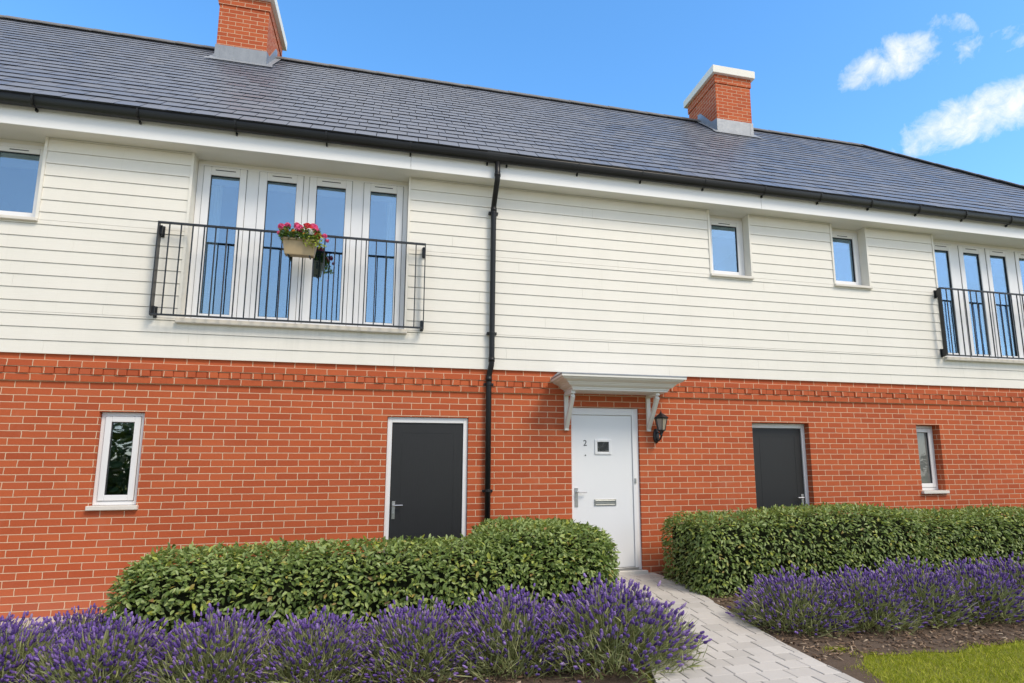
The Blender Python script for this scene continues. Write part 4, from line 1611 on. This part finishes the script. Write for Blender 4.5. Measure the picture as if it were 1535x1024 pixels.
def bedR(r, n):
    x, y = r.uniform(3.15, 9.5, n), r.uniform(-3.46, -.05, n)
    k = (y > -3.36 + .05 * np.sin(x * 5)) & (x > np.array([xr(v) for v in y]) + .0)
    k &= (y < -2.0) | (x < 4.3)
    x, y = x[k], y[k]
    return np.stack([x, y, np.array([gz(a, b) for a, b in zip(x, y)]) + .008 + r.uniform(0, .01, len(x))], 1)


def bedL(r, n):
    x, y = r.uniform(-4, 2.1, n), r.uniform(-3.3, -.95, n)
    k = (x < np.array([xl(v) for v in y])) & ((y < -2.1) | (x < -2.1))
    x, y = x[k], y[k]
    return np.stack([x, y, np.array([gz(a, b) for a, b in zip(x, y)]) + .008 + r.uniform(0, .01, len(x))], 1)


V1, Q1 = scatter_chips(9000, bedR, 1)
V2, Q2 = scatter_chips(4000, bedL, 2)
tag(np_mesh('bark_mulch', np.concatenate([V1, V2]), [np.concatenate([Q1, Q2 + len(V1)])], BARK), kind='stuff')

# grass
def grass(n, seed):
    r = np.random.default_rng(seed)
    x, y = r.uniform(3.0, 9.5, n), -3.2 - r.beta(1., 1.7, n) * 3.4
    edge = -3.375 + .05 * np.sin(x * 5.1 + 2) + .035 * np.sin(x * 11.7 + 4) + r.normal(size=n) * .035
    ey_ = [-7., -5.6, -5.0, -4.35, -4.05, -3.84, -3.72, -3.52, -3.36]
    ex_ = [2.9, 2.98, 3.06, 3.14, 3.2, 3.26, 3.3, 3.4, 3.50]
    xe = np.interp(y, ey_, ex_) - .01 + r.normal(size=n) * .035 + .03 * np.sin(y * 14.)
    k = (y < edge) & (x > xe)
    tx, ty = r.normal(3.46, .045, 260), r.normal(-3.16, .035, 260)
    x, y = np.concatenate([x[k], tx]), np.concatenate([y[k], ty])
    tx, ty = r.normal(3.30, .05, 60), r.normal(-3.6, .05, 60)
    x, y = np.concatenate([x, tx]), np.concatenate([y, ty])
    n = len(x)
    P = np.stack([x, y, np.array([gz(a, b) for a, b in zip(x, y)]) - .004], 1)
    A = unit(np.array([[0, 0, 1.]]) + r.normal(size=(n, 3)) * np.array([.45, .45, .1]))
    L = r.uniform(.022, .052, n)
    B = unit(np.cross(A, r.normal(size=(n, 3))))
    w = r.uniform(.0013, .0026, n)[:, None]
    bd = np.stack([r.normal(size=n) * .010, r.normal(size=n) * .010, -np.abs(r.normal(size=n)) * .004], 1)
    M = P + A * (L * .55)[:, None] + bd * .4
    V = np.stack([P - B * w, P + B * w, M + B * w * .9, M - B * w * .9, P + A * L[:, None] + bd * 1.6], 1)
    b0 = (np.arange(n) * 5)[:, None]
    return V.reshape(-1, 3), b0 + np.array([[3, 2, 4]]), b0 + np.array([[0, 1, 2, 3]])


V, T, Q = grass(75000, 9)
tag(np_mesh('grass', V, [T, Q], GRASSB), kind='stuff')

# ------------------------------------------------------------------ the tree belt across the road (seen mirrored in the ground floor panes)
rng = np.random.default_rng(4)
n = 45000
cxs = np.linspace(-26, 42, 18)
ci = rng.integers(0, 18, n)
d = unit(rng.normal(size=(n, 3)))
rad = rng.uniform(.55, 1.05, n)[:, None]
P = np.stack([cxs[ci] + np.sin(ci * 2.3) * 1., -21 + np.cos(ci * 3.1) * 1.6, 2.2 + .4 * np.sin(ci * 5.7)], 1) + d * rad * np.array([2.3, 1.8, 1.9])
P[:, 2] = np.maximum(P[:, 2], .1)
V, T, Q = leaves(P, d + rng.normal(size=(n, 3)) * .6, d + np.array([0, 0, .6]), rng.uniform(.16, .32, n), rng.uniform(.12, .22, n))
tag(np_mesh('tree_belt', V, [T, Q], TREELEAF), kind='stuff')
